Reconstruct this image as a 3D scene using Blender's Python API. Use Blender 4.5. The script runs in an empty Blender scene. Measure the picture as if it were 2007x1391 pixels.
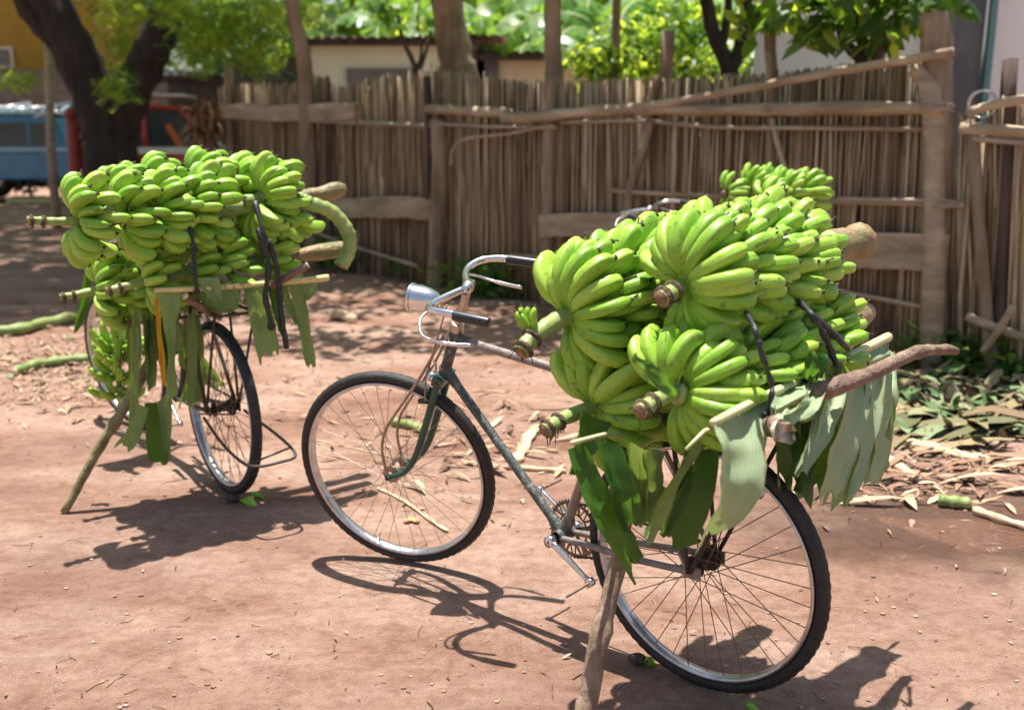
import bpy, math, random
from mathutils import Vector as V, Matrix, noise as mnoise
from math import sin, cos, pi, radians, sqrt, atan2
S = bpy.context.scene
COL = S.collection
rnd = random.Random(11)
FPX, PITCH, CH = 1946.1, 0.22556, 1.4662
# ---------------------------------------------------------------- camera maths
def ray(px, py):
    x = (px - 1003.5) / FPX; y = -(py - 695.5) / FPX
    return V((x, cos(PITCH) + y * sin(PITCH), -sin(PITCH) + y * cos(PITCH)))
CAM = V((0, 0, CH))
def G(px, py, z=0.0):
    d = ray(px, py); return CAM + d * ((z - CH) / d.z)
def Y(px, py, y):
    d = ray(px, py); return CAM + d * (y / d.y)
def PL(px, py, n, k):           # ray with the plane n.P = k
    d = ray(px, py); n = V(n); return CAM + d * ((k - n.dot(CAM)) / n.dot(d))
def FP(px, py, off=0.0):        # the fence's plane, off metres towards the yard
    return PL(px, py, (.983, 1, 0), 8.70 - 1.402 * off)
class Frame:
    def __init__(s, x, y, yaw):
        s.o = V((x, y, 0)); s.e = V((cos(yaw), sin(yaw), 0)); s.l = V((-sin(yaw), cos(yaw), 0))
    def w(s, a, b, z): return s.o + s.e * a + s.l * b + V((0, 0, z))
    def px(s, px, py, a): return PL(px, py, s.e, a + s.e.dot(s.o))
NB = Frame(.50104, 2.42165, 2.42247)
LB = Frame(-1.17563, 3.88108, 2.23717)
TB = Frame(1.27, 5.15, 2.15)
# ---------------------------------------------------------------- objects
def empty(name, loc=(0, 0, 0), parent=None, rot=(0, 0, 0)):
    o = bpy.data.objects.new(name, None); COL.objects.link(o); o.location = loc; o.rotation_euler = rot
    o.empty_display_size = .05
    if parent: o.parent = parent
    return o
def tag(o, label=None, cat=None, group=None, kind=None):
    for k, v in (('label', label), ('category', cat), ('group', group), ('kind', kind)):
        if v: o[k] = v
    return o
class MB:
    def __init__(s): s.v = []; s.f = []; s.m = []
    def add(s, vs, fs, mi=0):
        n = len(s.v); s.v += [tuple(p) for p in vs]; s.f += [tuple(i + n for i in f) for f in fs]; s.m += [mi] * len(fs); return s
    def tube(s, path, r, n=8, mi=0, cap=True, capmi=None, wob=0, seed=0):
        path = [V(p) for p in path]; k = len(path)
        rs = r if isinstance(r, (list, tuple)) else [r] * k
        t = [(path[min(i + 1, k - 1)] - path[max(i - 1, 0)]).normalized() for i in range(k)]
        up = V((0, 0, 1)) if abs(t[0].z) < .9 else V((1, 0, 0))
        nrm = t[0].cross(up).normalized(); vs = []; fs = []
        for i in range(k):
            nrm = (nrm - t[i] * nrm.dot(t[i])).normalized(); b = t[i].cross(nrm)
            for j in range(n):
                a = 2 * pi * j / n; rr = rs[i]
                if wob: rr *= 1 + wob * mnoise.noise(V((cos(a) * 2 + seed, sin(a) * 2, i * .6)))
                vs.append(path[i] + (nrm * cos(a) + b * sin(a)) * rr)
        for i in range(k - 1):
            for j in range(n):
                a = i * n + j; c = i * n + (j + 1) % n
                fs.append((a, c, c + n, a + n))
        s.add(vs, fs, mi)
        if cap:
            cm = mi if capmi is None else capmi
            q = len(s.v) - len(vs)
            s.f.append(tuple(q + j for j in reversed(range(n)))); s.m.append(cm)
            s.f.append(tuple(q + (k - 1) * n + j for j in range(n))); s.m.append(cm)
        return s
    def box(s, c, sz, M=None, mi=0):
        c = V(c); h = V(sz) / 2; vs = []
        for x in (-1, 1):
            for y in (-1, 1):
                for z in (-1, 1):
                    p = V((x * h.x, y * h.y, z * h.z)); vs.append(c + (M @ p if M else p))
        return s.add(vs, [(0, 1, 3, 2), (4, 6, 7, 5), (0, 4, 5, 1), (2, 3, 7, 6), (0, 2, 6, 4), (1, 5, 7, 3)], mi)
    def lathe(s, prof, o=(0, 0, 0), ax=(0, 1, 0), n=24, mi=0, closed=False, a0=0):
        o = V(o); ax = V(ax).normalized(); u = ax.cross(V((0, 0, 1)) if abs(ax.z) < .9 else V((1, 0, 0))).normalized(); w = ax.cross(u)
        k = len(prof); vs = []; fs = []
        for j in range(n):
            a = 2 * pi * j / n + a0
            for (r, h) in prof: vs.append(o + ax * h + (u * cos(a) + w * sin(a)) * r)
        for j in range(n):
            for i in range(k if closed else k - 1):
                a = j * k + i; b = j * k + (i + 1) % k; c = ((j + 1) % n) * k
                fs.append((a, b, c + (i + 1) % k, c + i))
        return s.add(vs, fs, mi)
    def ball(s, c, r, n=8, mi=0, sc=(1, 1, 1)):
        c = V(c); vs = []; fs = []
        m = n // 2 + 1
        for i in range(m + 1):
            th = pi * i / m
            for j in range(n):
                a = 2 * pi * j / n; vs.append(c + V((sin(th) * cos(a) * sc[0], sin(th) * sin(a) * sc[1], cos(th) * sc[2])) * r)
        for i in range(m):
            for j in range(n):
                a = i * n + j; b = i * n + (j + 1) % n; fs.append((a, a + n, b + n, b))
        return s.add(vs, fs, mi)
    def mesh(s, name, mats, smooth=True):
        me = bpy.data.meshes.new(name); me.from_pydata(s.v, [], s.f)
        for m in (mats if isinstance(mats, (list, tuple)) else [mats]): me.materials.append(m)
        me.polygons.foreach_set('material_index', s.m)
        me.polygons.foreach_set('use_smooth', [smooth] * len(s.f)); me.update()
        return me
    def build(s, name, mats, parent=None, smooth=True, loc=(0, 0, 0)):
        return link(name, s.mesh(name, mats, smooth), parent, loc)
def link(name, me, parent=None, loc=(0, 0, 0)):
    o = bpy.data.objects.new(name, me); COL.objects.link(o); o.location = loc
    if parent: o.parent = parent
    return o
def sharp(o, ang=35):
    me = o.data
    me.polygons.foreach_set('use_smooth', [True] * len(me.polygons))
    try: me.set_sharp_from_angle(angle=radians(ang))
    except Exception: pass
    return o
def curve_pts(pts, n=8):        # catmull-rom
    P = [V(p) for p in pts]; P = [P[0] * 2 - P[1]] + P + [P[-1] * 2 - P[-2]]; out = []
    for i in range(1, len(P) - 2):
        for k in range(n):
            t = k / n
            out.append(.5 * ((2 * P[i]) + (P[i + 1] - P[i - 1]) * t + (2 * P[i - 1] - 5 * P[i] + 4 * P[i + 1] - P[i + 2]) * t * t + (3 * P[i] - P[i - 1] - 3 * P[i + 1] + P[i + 2]) * t ** 3))
    out.append(P[-2]); return out
# ---------------------------------------------------------------- materials
def mat(name):
    m = bpy.data.materials.new(name); m.use_nodes = True; nt = m.node_tree; b = nt.nodes['Principled BSDF']
    return m, nt, b
def N(nt, t, **kw):
    n = nt.nodes.new(t)
    for k, v in kw.items():
        if k in n.inputs: n.inputs[k].default_value = v
        else: setattr(n, k, v)
    return n
def ramp(nt, stops, fac=None):
    r = nt.nodes.new('ShaderNodeValToRGB'); e = r.color_ramp.elements
    while len(e) < len(stops): e.new(.5)
    for i, (p, c) in enumerate(stops):
        e[i].position = p; e[i].color = (*c, 1) if len(c) == 3 else c
    if fac: nt.links.new(fac, r.inputs[0])
    return r
def mixc(nt, fac, a, b, mode='MIX'):
    m = nt.nodes.new('ShaderNodeMix'); m.data_type = 'RGBA'; m.blend_type = mode
    for sock, v in ((0, fac), (6, a), (7, b)):
        if hasattr(v, 'is_output'): nt.links.new(v, m.inputs[sock])
        elif isinstance(v, (int, float)): m.inputs[sock].default_value = v
        else: m.inputs[sock].default_value = (*v, 1)
    return m.outputs[2]
def simple(name, c1, c2=None, scale=20, rough=.6, metal=0, bump=0, bscale=None, stretch=(1, 1, 1), spec=.5, c3=None, lo=.35, hi=.65, obj_rand=0, coat=0):
    m, nt, b = mat(name)
    tc = N(nt, 'ShaderNodeTexCoord'); mp = N(nt, 'ShaderNodeMapping'); mp.inputs['Scale'].default_value = stretch
    nt.links.new(tc.outputs['Object'], mp.inputs[0])
    nz = N(nt, 'ShaderNodeTexNoise', Scale=scale, Detail=6, Roughness=.6); nt.links.new(mp.outputs[0], nz.inputs[0])
    st = [(lo, c1), (hi, c2 or c1)]
    if c3: st.append((min(hi + .15, 1), c3))
    r = ramp(nt, st, nz.outputs[0]); col = r.outputs[0]
    if obj_rand:
        oi = N(nt, 'ShaderNodeObjectInfo'); hs = N(nt, 'ShaderNodeHueSaturation'); mr = N(nt, 'ShaderNodeMapRange')
        mr.inputs[3].default_value = 1 - obj_rand; mr.inputs[4].default_value = 1 + obj_rand
        nt.links.new(oi.outputs['Random'], mr.inputs[0]); nt.links.new(mr.outputs[0], hs.inputs['Value']); nt.links.new(col, hs.inputs['Color']); col = hs.outputs[0]
    nt.links.new(col, b.inputs['Base Color'])
    b.inputs['Roughness'].default_value = rough; b.inputs['Metallic'].default_value = metal
    b.inputs['Specular IOR Level'].default_value = spec; b.inputs['Coat Weight'].default_value = coat
    if bump:
        n2 = N(nt, 'ShaderNodeTexNoise', Scale=bscale or scale * 3, Detail=6); nt.links.new(mp.outputs[0], n2.inputs[0])
        bp = N(nt, 'ShaderNodeBump', Strength=bump, Distance=.01); nt.links.new(n2.outputs[0], bp.inputs['Height']); nt.links.new(bp.outputs[0], b.inputs['Normal'])
    return m
def leafmat(name, top, under, trans=.35, var=.25, rough=.45, tcol=None, scale=6, veins=None, yel=None):
    m, nt, b = mat(name); out = nt.nodes['Material Output']
    g = N(nt, 'ShaderNodeNewGeometry'); tc = N(nt, 'ShaderNodeTexCoord')
    nz = N(nt, 'ShaderNodeTexNoise', Scale=scale, Detail=4); nt.links.new(tc.outputs['Object'], nz.inputs[0])
    c = mixc(nt, g.outputs['Backfacing'], top, under)
    rp = N(nt, 'ShaderNodeMapRange'); rp.inputs[3].default_value = 1 - var; rp.inputs[4].default_value = 1 + var
    ad = N(nt, 'ShaderNodeMath', operation='ADD'); ad.inputs[1].default_value = 0
    mu = N(nt, 'ShaderNodeMath', operation='MULTIPLY'); mu.inputs[1].default_value = .5
    nt.links.new(g.outputs['Random Per Island'], mu.inputs[0]); nt.links.new(nz.outputs[0], ad.inputs[0])
    m3 = N(nt, 'ShaderNodeMath', operation='MULTIPLY_ADD'); m3.inputs[1].default_value = .5
    nt.links.new(nz.outputs[0], m3.inputs[0]); nt.links.new(mu.outputs[0], m3.inputs[2]); nt.links.new(m3.outputs[0], rp.inputs[0])
    hs = N(nt, 'ShaderNodeHueSaturation'); nt.links.new(c, hs.inputs['Color']); nt.links.new(rp.outputs[0], hs.inputs['Value']); col = hs.outputs[0]
    if yel:
        n3 = N(nt, 'ShaderNodeTexNoise', Scale=scale * .4, Detail=5); nt.links.new(tc.outputs['Object'], n3.inputs[0])
        rr = ramp(nt, [(.55, (0, 0, 0)), (.75, (1, 1, 1))], n3.outputs[0]); col = mixc(nt, rr.outputs[0], col, yel)
    nt.links.new(col, b.inputs['Base Color']); b.inputs['Roughness'].default_value = rough; b.inputs['Specular IOR Level'].default_value = .35
    if veins:
        mp = N(nt, 'ShaderNodeUVMap'); wv = N(nt, 'ShaderNodeTexWave', Scale=veins, Distortion=1.5, Detail=3); wv.bands_direction = 'X'; nt.links.new(mp.outputs[0], wv.inputs[0])
        bp = N(nt, 'ShaderNodeBump', Strength=.2, Distance=.002); nt.links.new(wv.outputs[0], bp.inputs['Height']); nt.links.new(bp.outputs[0], b.inputs['Normal'])
        vr = ramp(nt, [(0, (.90, .91, .88)), (1, (1.06, 1.05, 1.05))], wv.outputs[0]); col = mixc(nt, .8, col, vr.outputs[0], 'MULTIPLY')
        sx = N(nt, 'ShaderNodeSeparateXYZ'); nt.links.new(mp.outputs[0], sx.inputs[0]); e1 = N(nt, 'ShaderNodeMath', operation='SUBTRACT'); e1.inputs[1].default_value = .5; nt.links.new(sx.outputs[0], e1.inputs[0])
        e2 = N(nt, 'ShaderNodeMath', operation='ABSOLUTE'); nt.links.new(e1.outputs[0], e2.inputs[0]); n5 = N(nt, 'ShaderNodeTexNoise', Scale=35, Detail=5); nt.links.new(tc.outputs['Object'], n5.inputs[0])
        e3 = N(nt, 'ShaderNodeMath', operation='MULTIPLY_ADD'); e3.inputs[1].default_value = .22; nt.links.new(n5.outputs[0], e3.inputs[0]); nt.links.new(e2.outputs[0], e3.inputs[2])
        e4 = ramp(nt, [(.57, (0, 0, 0)), (.63, (.8, .8, .8))], e3.outputs[0]); col = mixc(nt, e4.outputs[0], col, (.16, .12, .05)); nt.links.new(col, b.inputs['Base Color'])
    tr = N(nt, 'ShaderNodeBsdfTranslucent'); hs2 = N(nt, 'ShaderNodeHueSaturation', Saturation=1.1, Value=1.3 if not tcol else 1)
    if tcol: tr.inputs['Color'].default_value = (*tcol, 1)
    else: nt.links.new(col, hs2.inputs['Color']); nt.links.new(hs2.outputs[0], tr.inputs['Color'])
    mx = N(nt, 'ShaderNodeMixShader', Fac=trans); nt.links.new(b.outputs[0], mx.inputs[1]); nt.links.new(tr.outputs[0], mx.inputs[2]); nt.links.new(mx.outputs[0], out.inputs[0])
    return m
def banana_mat():
    m, nt, b = mat('green_banana_skin')
    tc = N(nt, 'ShaderNodeTexCoord'); oi = N(nt, 'ShaderNodeObjectInfo')
    nz = N(nt, 'ShaderNodeTexNoise', Scale=9, Detail=3); nt.links.new(tc.outputs['Object'], nz.inputs[0])
    add = N(nt, 'ShaderNodeVectorMath', operation='ADD'); nt.links.new(tc.outputs['Object'], add.inputs[0]); nt.links.new(oi.outputs['Random'], add.inputs[1])
    at = N(nt, 'ShaderNodeAttribute', attribute_name='ridge')
    a2 = N(nt, 'ShaderNodeMath', operation='MULTIPLY_ADD'); a2.inputs[1].default_value = .5; nt.links.new(oi.outputs['Random'], a2.inputs[0]); 
    m3 = N(nt, 'ShaderNodeMath', operation='MULTIPLY'); m3.inputs[1].default_value = .5; nt.links.new(nz.outputs[0], m3.inputs[0]); nt.links.new(m3.outputs[0], a2.inputs[2])
    r = ramp(nt, [(.15, (.14, .33, .018)), (.45, (.245, .455, .034)), (.75, (.38, .56, .07))], a2.outputs[0])
    col = mixc(nt, at.outputs['Fac'], r.outputs[0], (.38, .55, .10))
    # scuffs
    n2 = N(nt, 'ShaderNodeTexNoise', Scale=28, Detail=8, Roughness=.75); nt.links.new(add.outputs[0], n2.inputs[0])
    sc = ramp(nt, [(.57, (0, 0, 0)), (.67, (.85, .85, .85))], n2.outputs[0]); col = mixc(nt, sc.outputs[0], col, (.11, .13, .03))
    n6 = N(nt, 'ShaderNodeTexNoise', Scale=6, Detail=6, Roughness=.7); nt.links.new(add.outputs[0], n6.inputs[0]); s6 = ramp(nt, [(.58, (0, 0, 0)), (.72, (.6, .6, .6))], n6.outputs[0]); col = mixc(nt, s6.outputs[0], col, (.15, .17, .055))
    n3 = N(nt, 'ShaderNodeTexNoise', Scale=160, Detail=2); nt.links.new(add.outputs[0], n3.inputs[0])
    s3 = ramp(nt, [(.66, (0, 0, 0)), (.72, (.85, .85, .85))], n3.outputs[0]); col = mixc(nt, s3.outputs[0], col, (.06, .06, .02))
    nt.links.new(col, b.inputs['Base Color'])
    b.inputs['Roughness'].default_value = .42; b.inputs['Specular IOR Level'].default_value = .4
    b.inputs['Subsurface Weight'].default_value = .04; b.inputs['Subsurface Radius'].default_value = (.3, .5, .05); b.inputs['Subsurface Scale'].default_value = .01
    bp = N(nt, 'ShaderNodeBump', Strength=.12, Distance=.002); nt.links.new(n2.outputs[0], bp.inputs['Height']); nt.links.new(bp.outputs[0], b.inputs['Normal'])
    return m
M = {}
M['banana'] = banana_mat()
M['tip'] = simple('dried_flower_tip', (.03, .022, .012), (.10, .08, .035), 60, .9)
M['stalk'] = simple('banana_stalk', (.20, .29, .07), (.34, .41, .14), 14, .5, bump=.3, c3=(.20, .16, .07), hi=.64)
M['stalk_fat'] = simple('fat_banana_stalk', (.13, .13, .045), (.26, .19, .085), 16, .5, bump=.9, c3=(.30, .14, .09), hi=.55)
M['cut'] = simple('cut_stalk_end', (.13, .06, .03), (.30, .19, .10), 60, .85, bump=.5)
M['scar'] = simple('dried_bract_scars', (.05, .03, .018), (.21, .15, .08), 90, .95, bump=1)
M['tyre'] = simple('tyre_rubber', (.012, .012, .013), (.030, .028, .027), 30, .62, bump=.4, bscale=200)
M['rim'] = simple('dull_chrome_rim', (.62, .62, .64), (.42, .38, .36), 30, .30, .85, bump=.1, c3=(.25, .14, .09), hi=.72)
M['chrome'] = simple('worn_chrome', (.75, .76, .78), (.6, .58, .56), 30, .16, .95, bump=.06, c3=(.32, .22, .16), hi=.74)
M['spoke'] = simple('rusty_spoke', (.13, .075, .045), (.26, .18, .13), 40, .6, .3)
M['spoke_thin'] = simple('dull_spoke', (.32, .24, .18), (.45, .38, .32), 40, .45, .6)
M['paint'] = simple('chipped_green_black_paint', (.035, .048, .043), (.065, .078, .072), 55, .5, 0, .35, c3=(.27, .24, .21), lo=.3, hi=.52)
M['bare'] = simple('rust_dusted_grey_tube', (.16, .13, .12), (.27, .23, .21), 26, .45, .25, .2, c3=(.12, .065, .045), hi=.6)
M['dark_frame'] = simple('dusty_black_frame', (.035, .026, .024), (.08, .06, .05), 30, .55, .1, .2)
M['greenp'] = simple('dark_green_fork_paint', (.012, .05, .035), (.02, .075, .05), 20, .35, 0, .2, c3=(.2, .16, .12), hi=.62)
M['copper'] = simple('dusty_stem_metal', (.45, .33, .26), (.55, .45, .38), 40, .38, .8)
M['rod'] = simple('dusty_brown_rod', (.26, .17, .12), (.38, .29, .22), 40, .5, .4)
M['grip'] = simple('black_grip', (.012, .014, .017), (.025, .028, .032), 60, .38)
M['grease'] = simple('greasy_hub', (.02, .014, .010), (.08, .055, .035), 70, .7, .2, .8)
M['lens'] = simple('lamp_glass', (.7, .72, .74), None, 10, .08, .2)
M['strap'] = simple('black_rubber_strap', (.011, .012, .015), (.028, .029, .033), 50, .5, bump=.3)
M['bark'] = simple('prop_stick_bark', (.16, .10, .065), (.31, .22, .15), 26, .9, bump=1, bscale=60, stretch=(1, 1, .35), c3=(.40, .33, .25), hi=.6)
M['bark_r'] = simple('reddish_pole_bark', (.13, .078, .055), (.25, .165, .115), 30, .85, bump=1, bscale=60, stretch=(1, .45, 1), c3=(.38, .29, .21), hi=.62)
M['bark_g'] = simple('green_stick_bark', (.15, .13, .05), (.30, .25, .13), 18, .8, bump=.6)
M['cutwood'] = simple('cut_wood', (.72, .56, .34), (.86, .76, .56), 60, .8, bump=.4)
M['bleaf'] = leafmat('banana_leaf', (.020, .085, .012), (.27, .37, .25), .28, .2, .38, tcol=(.22, .42, .03), scale=8, veins=6.5)
M['bleaf_l'] = leafmat('banana_leaf_green', (.075, .17, .035), (.20, .30, .13), .3, .3, .45, tcol=(.32, .45, .06), scale=8, veins=6.5, yel=(.42, .36, .06))
M['bleaf_d'] = leafmat('banana_leaf_dark', (.022, .075, .012), (.03, .10, .02), .32, .2, .35, tcol=(.18, .38, .03), scale=8, veins=6.5)
M['yleaf'] = leafmat('yellow_leaf_strip', (.72, .45, .03), (.68, .42, .04), .3, .15, .5, tcol=(.8, .4, .02), scale=12)
M['rib'] = simple('pale_midrib', (.42, .45, .20), (.58, .56, .32), 16, .5, c3=(.45, .38, .2))
M['rib_y'] = simple('yellow_midrib', (.60, .46, .17), (.72, .60, .30), 16, .5, c3=(.45, .42, .2))
M['bleaf_p'] = leafmat('banana_leaf_pale_underside', (.38, .46, .30), (.34, .43, .25), .22, .12, .42, tcol=(.25, .40, .06), scale=8, veins=6.5)
# ---------------------------------------------------------------- bananas
def banana_mesh(L, R, bend, seed):
    rr = random.Random(seed); ns, nr = 13, 15
    mb = MB(); vs = []; ridge = []
    # centre line: starts along +Z, bends towards +X
    pts = []; p = V((0, 0, 0)); prev = 0
    prof = [(0, .30), (.05, .28), (.09, .36), (.145, .66), (.22, .88), (.33, .98), (.5, 1.02), (.64, 1.0), (.77, .96), (.87, .85), (.935, .64), (.97, .36), (.985, .24)]
    side = rr.uniform(-.08, .08)
    for i, (t, r) in enumerate(prof):
        n = 6; dt = (t - prev) / n
        for k in range(n):
            tt = prev + dt * (k + .5)
            a = bend * (.1 + .9 * (min(1, max(0, (tt - .05) / .85)) ** .8)); d = V((sin(a), side * sin(pi * tt), cos(a))); p = p + d * dt * L
        prev = t; pts.append((p.copy(), a, r * R))
    ph = rr.uniform(0, 6.28)
    for (c, a, r) in pts:
        ux = V((cos(a), 0, -sin(a))); uy = V((0, 1, 0))
        for j in range(nr):
            th = 2 * pi * j / nr
            k = cos(5 * th + ph * .0 + .4); q = r * (1 + .105 * k) * (1 + .03 * sin(2 * th + ph))
            vs.append(c + ux * cos(th) * q + uy * sin(th) * q * .94); ridge.append(max(0, k) ** 3 * .45)
    fs = []; mi = []
    for i in range(ns - 1):
        for j in range(nr):
            fs.append((i * nr + j, i * nr + (j + 1) % nr, (i + 1) * nr + (j + 1) % nr, (i + 1) * nr + j)); mi.append(0)
    # dark dried tip
    c, a, r = pts[-1]; d = V((sin(a), 0, cos(a)))
    b0 = (ns - 1) * nr
    c2 = c + d * .008 + V((rr.uniform(-.002, .002), rr.uniform(-.002, .002), 0)); base = len(vs)
    ux = V((cos(a), 0, -sin(a))); uy = V((0, 1, 0))
    for j in range(nr):
        th = 2 * pi * j / nr; vs.append(c2 + (ux * cos(th) + uy * sin(th)) * r * rr.uniform(.8, 1.35)); ridge.append(0)
    for j in range(nr): fs.append((b0 + j, b0 + (j + 1) % nr, base + (j + 1) % nr, base + j)); mi.append(1)
    vs.append(c2 + d * .003); ridge.append(0)
    for j in range(nr): fs.append((base + j, base + (j + 1) % nr, len(vs) - 1)); mi.append(1)
    # withered style
    if rr.random() < .75:
        q = len(vs); e = c2 + d * rr.uniform(.006, .014) + ux * rr.uniform(-.01, .01) + uy * rr.uniform(-.008, .008)
        for pp, w in ((c2, .0034), ((c2 + e) / 2 + uy * .002, .0018), (e, .0032)):
            for j in range(4): vs.append(pp + (ux * cos(j * pi / 2) + uy * sin(j * pi / 2)) * w); ridge.append(0)
        for i in range(2):
            for j in range(4): fs.append((q + i * 4 + j, q + i * 4 + (j + 1) % 4, q + (i + 1) * 4 + (j + 1) % 4, q + (i + 1) * 4 + j)); mi.append(1)
        fs.append((q + 8, q + 9, q + 10, q + 11)); mi.append(1)
    me = bpy.data.meshes.new('banana'); me.from_pydata([tuple(v) for v in vs], [], fs)
    me.materials.append(M['banana']); me.materials.append(M['tip'])
    me.polygons.foreach_set('material_index', mi); me.polygons.foreach_set('use_smooth', [True] * len(fs))
    at = me.attributes.new('ridge', 'FLOAT', 'POINT'); at.data.foreach_set('value', ridge); me.update()
    return me
BAN = [banana_mesh(.182 * random.Random(i).uniform(.93, 1.08), .0228 * random.Random(i + 50).uniform(.94, 1.08), radians(random.Random(i + 9).uniform(98, 122)), i) for i in range(14)]
BAN_S = [banana_mesh(.145, .0185, radians(random.Random(i).uniform(45, 75)), i + 90) for i in range(4)]

def bunch(label, stalk, s0, s1, nw, per, group, rfac=1.0, contact=(), cat='banana bunch', seed=1, fat=.033, thin=.014, small=0, visible=None, alpha0=-43, tail=True, scar=True, opening=1.0, thick=1.0, drop=0, clump=1):
    """stalk: world points from the thin cut end to the thick one; fruit between arc fractions s0..s1 in nw whorls of per bananas"""
    rr = random.Random(seed)
    P = curve_pts(stalk, 10); n = len(P)
    mid = P[n // 2].copy(); root = empty('banana_bunch', mid); tag(root, label, cat, group)
    cum = [0]
    for i in range(1, n): cum.append(cum[-1] + (P[i] - P[i - 1]).length)
    T = cum[-1]
    def at(s):
        s = max(0, min(.9999, s)) * T
        for i in range(1, n):
            if cum[i] >= s:
                k = (s - cum[i - 1]) / max(1e-6, cum[i] - cum[i - 1]); return P[i - 1].lerp(P[i], k), (P[i] - P[i - 1]).normalized()
        return P[-1], (P[-1] - P[-2]).normalized()
    rad = [thin + (fat - thin) * (max(0, (cum[i] / T - .1)) / .9) ** .9 for i in range(n)]
    rad = [r * (1 + .05 * sin(i * 1.7)) for i, r in enumerate(rad)]
    rad[0] *= .98
    if fat > .034: rad = [r * (1 if i < n - 7 else (.86, .82, .90, 1.0, 1.03, .95, .62)[i - n + 7]) for i, r in enumerate(rad)]
    mb = MB(); mb.tube([p - mid for p in P], rad, 12, 0, True, 1, wob=.12, seed=seed)
    for q in range((n - 1) * 12):
        if fat > .034 and q // 12 > n * .72: mb.m[q] = 2
    mb.m[-1] = 2 if fat > .034 else 1
    st = mb.build('stalk', [M['stalk'], M['cut'], M['stalk_fat']], root)
    if scar:
        # dried bract rings and withered flower bits near the thin end
        mb = MB(); t = (P[1] - P[0]).normalized(); u = t.orthogonal().normalized(); w = t.cross(u)
        for q in (.012, .05):
            c = at(q / T)[0] - mid
            mb.lathe([(thin * 1.02, -.007), (thin * 1.35, -.003), (thin * 1.42, .002), (thin * 1.05, .007)], c, t, 14)
        for k in range(60):
            rr.uniform(0, 1); rr.choice((1, 2, 3, 4)); rr.uniform(0, 1); rr.uniform(0, 1)
            if k >= 34: rr.random(); rr.uniform(0, 1)
        keep = rr; rr = random.Random(seed + 400)
        for k in range(78):
            a = rr.uniform(0, 6.28); d = (u * cos(a) + w * sin(a)); c = at((rr.choice((.012, .014, .05, .052)) + rr.uniform(-.006, .006)) / T)[0] - mid + d * thin
            if k < 34: mb.ball(c, rr.uniform(.0025, .005), 5); continue
            ln = rr.uniform(.006, .042) * rr.random() ** .8; e = c + (d * .7 + t * rr.uniform(-.9, .5) + V((rr.uniform(-.3, .3), rr.uniform(-.3, .3), -1.0))).normalized() * ln
            mb.tube([c, (c + e) / 2 + u * rr.uniform(-.003, .003), e], [.0020, .0011, .0015], 4)
        rr = keep; mb.build('dried_flower_scars', M['scar'], root)
    ds = (s1 - s0) / max(1, nw - 1)
    for w in range(nw):
        s = s0 + ds * w; c, t = at(s); fr = w / max(1, nw - 1)
        u = t.orthogonal().normalized(); v = t.cross(u)
        ph = rr.uniform(0, 6.28); np_ = per if w else max(9, per - 2)
        rs = thin + (fat - thin) * max(0, s - .1) / .9
        hands = []; ht = [(rr.uniform(-.22, .20), rr.uniform(-.028, .028)) for _ in range(2)]
        for h in range(2):
            hm = MB(); arc = [(u * cos(ph + pi * h + a * pi / 9) + v * sin(ph + pi * h + a * pi / 9)) for a in range(10)]
            hm.tube([d * (rs + .002) for d in arc], [.006, .010] + [.0125] * 6 + [.010, .006], 6)
            ho = hm.build('hand', M['stalk'], root, loc=c - mid); hands.append(ho)
        n0 = int(np_ * .84)
        for j in range(n0 + np_ // 2):
            row = 0 if j < n0 else 1
            a = (2 * pi * j / n0 if not row else 2 * pi * (j - n0 + .3) / (np_ // 2)) + ph + rr.uniform(-.045, .045)
            d = u * cos(a) + v * sin(a)
            if visible and not visible(c, d): continue
            k = 1.0
            for (cd, kc) in contact: k *= 1 - (1 - kc) * max(0, d.dot(V(cd).normalized())) ** 1.3
            al = radians(alpha0 + rr.uniform(-4, 4) + (24 if row else 0)) + (1 - k) * 1.0
            hh = 0 if (a - ph) % (2 * pi) < pi else 1; al += ht[hh][0]
            if drop: al += drop * d.z
            if row == 0 and rr.random() < .04: continue
            al += .16 * cos((a - ph) * 2) * clump
            z = (d * cos(al) + t * sin(al)).normalized(); x = (t * cos(al) - d * sin(al)).normalized()
            yv = z.cross(x); tw = rr.uniform(-.14, .14)
            R_ = Matrix((x, yv, z)).transposed() @ Matrix.Rotation(tw, 3, 'Z') @ Matrix.Rotation(rr.uniform(-.08, .08), 3, 'X')
            sc = rfac * rr.uniform(.93, 1.06) * (.98 if (w == 0) else 1.0) * (1 - .18 * (1 - k))
            me = rr.choice(BAN_S if small and w < small else BAN)
            off = c + d * (rs * .8 + .002) + t * (.016 * (row - .5) + ht[hh][1])
            o = link('banana', me, hands[0 if (a - ph) % (2 * pi) < pi else 1], off - c)
            o.rotation_euler = R_.to_euler(); o.scale = (sc * thick, sc * thick, sc)
    return root

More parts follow.
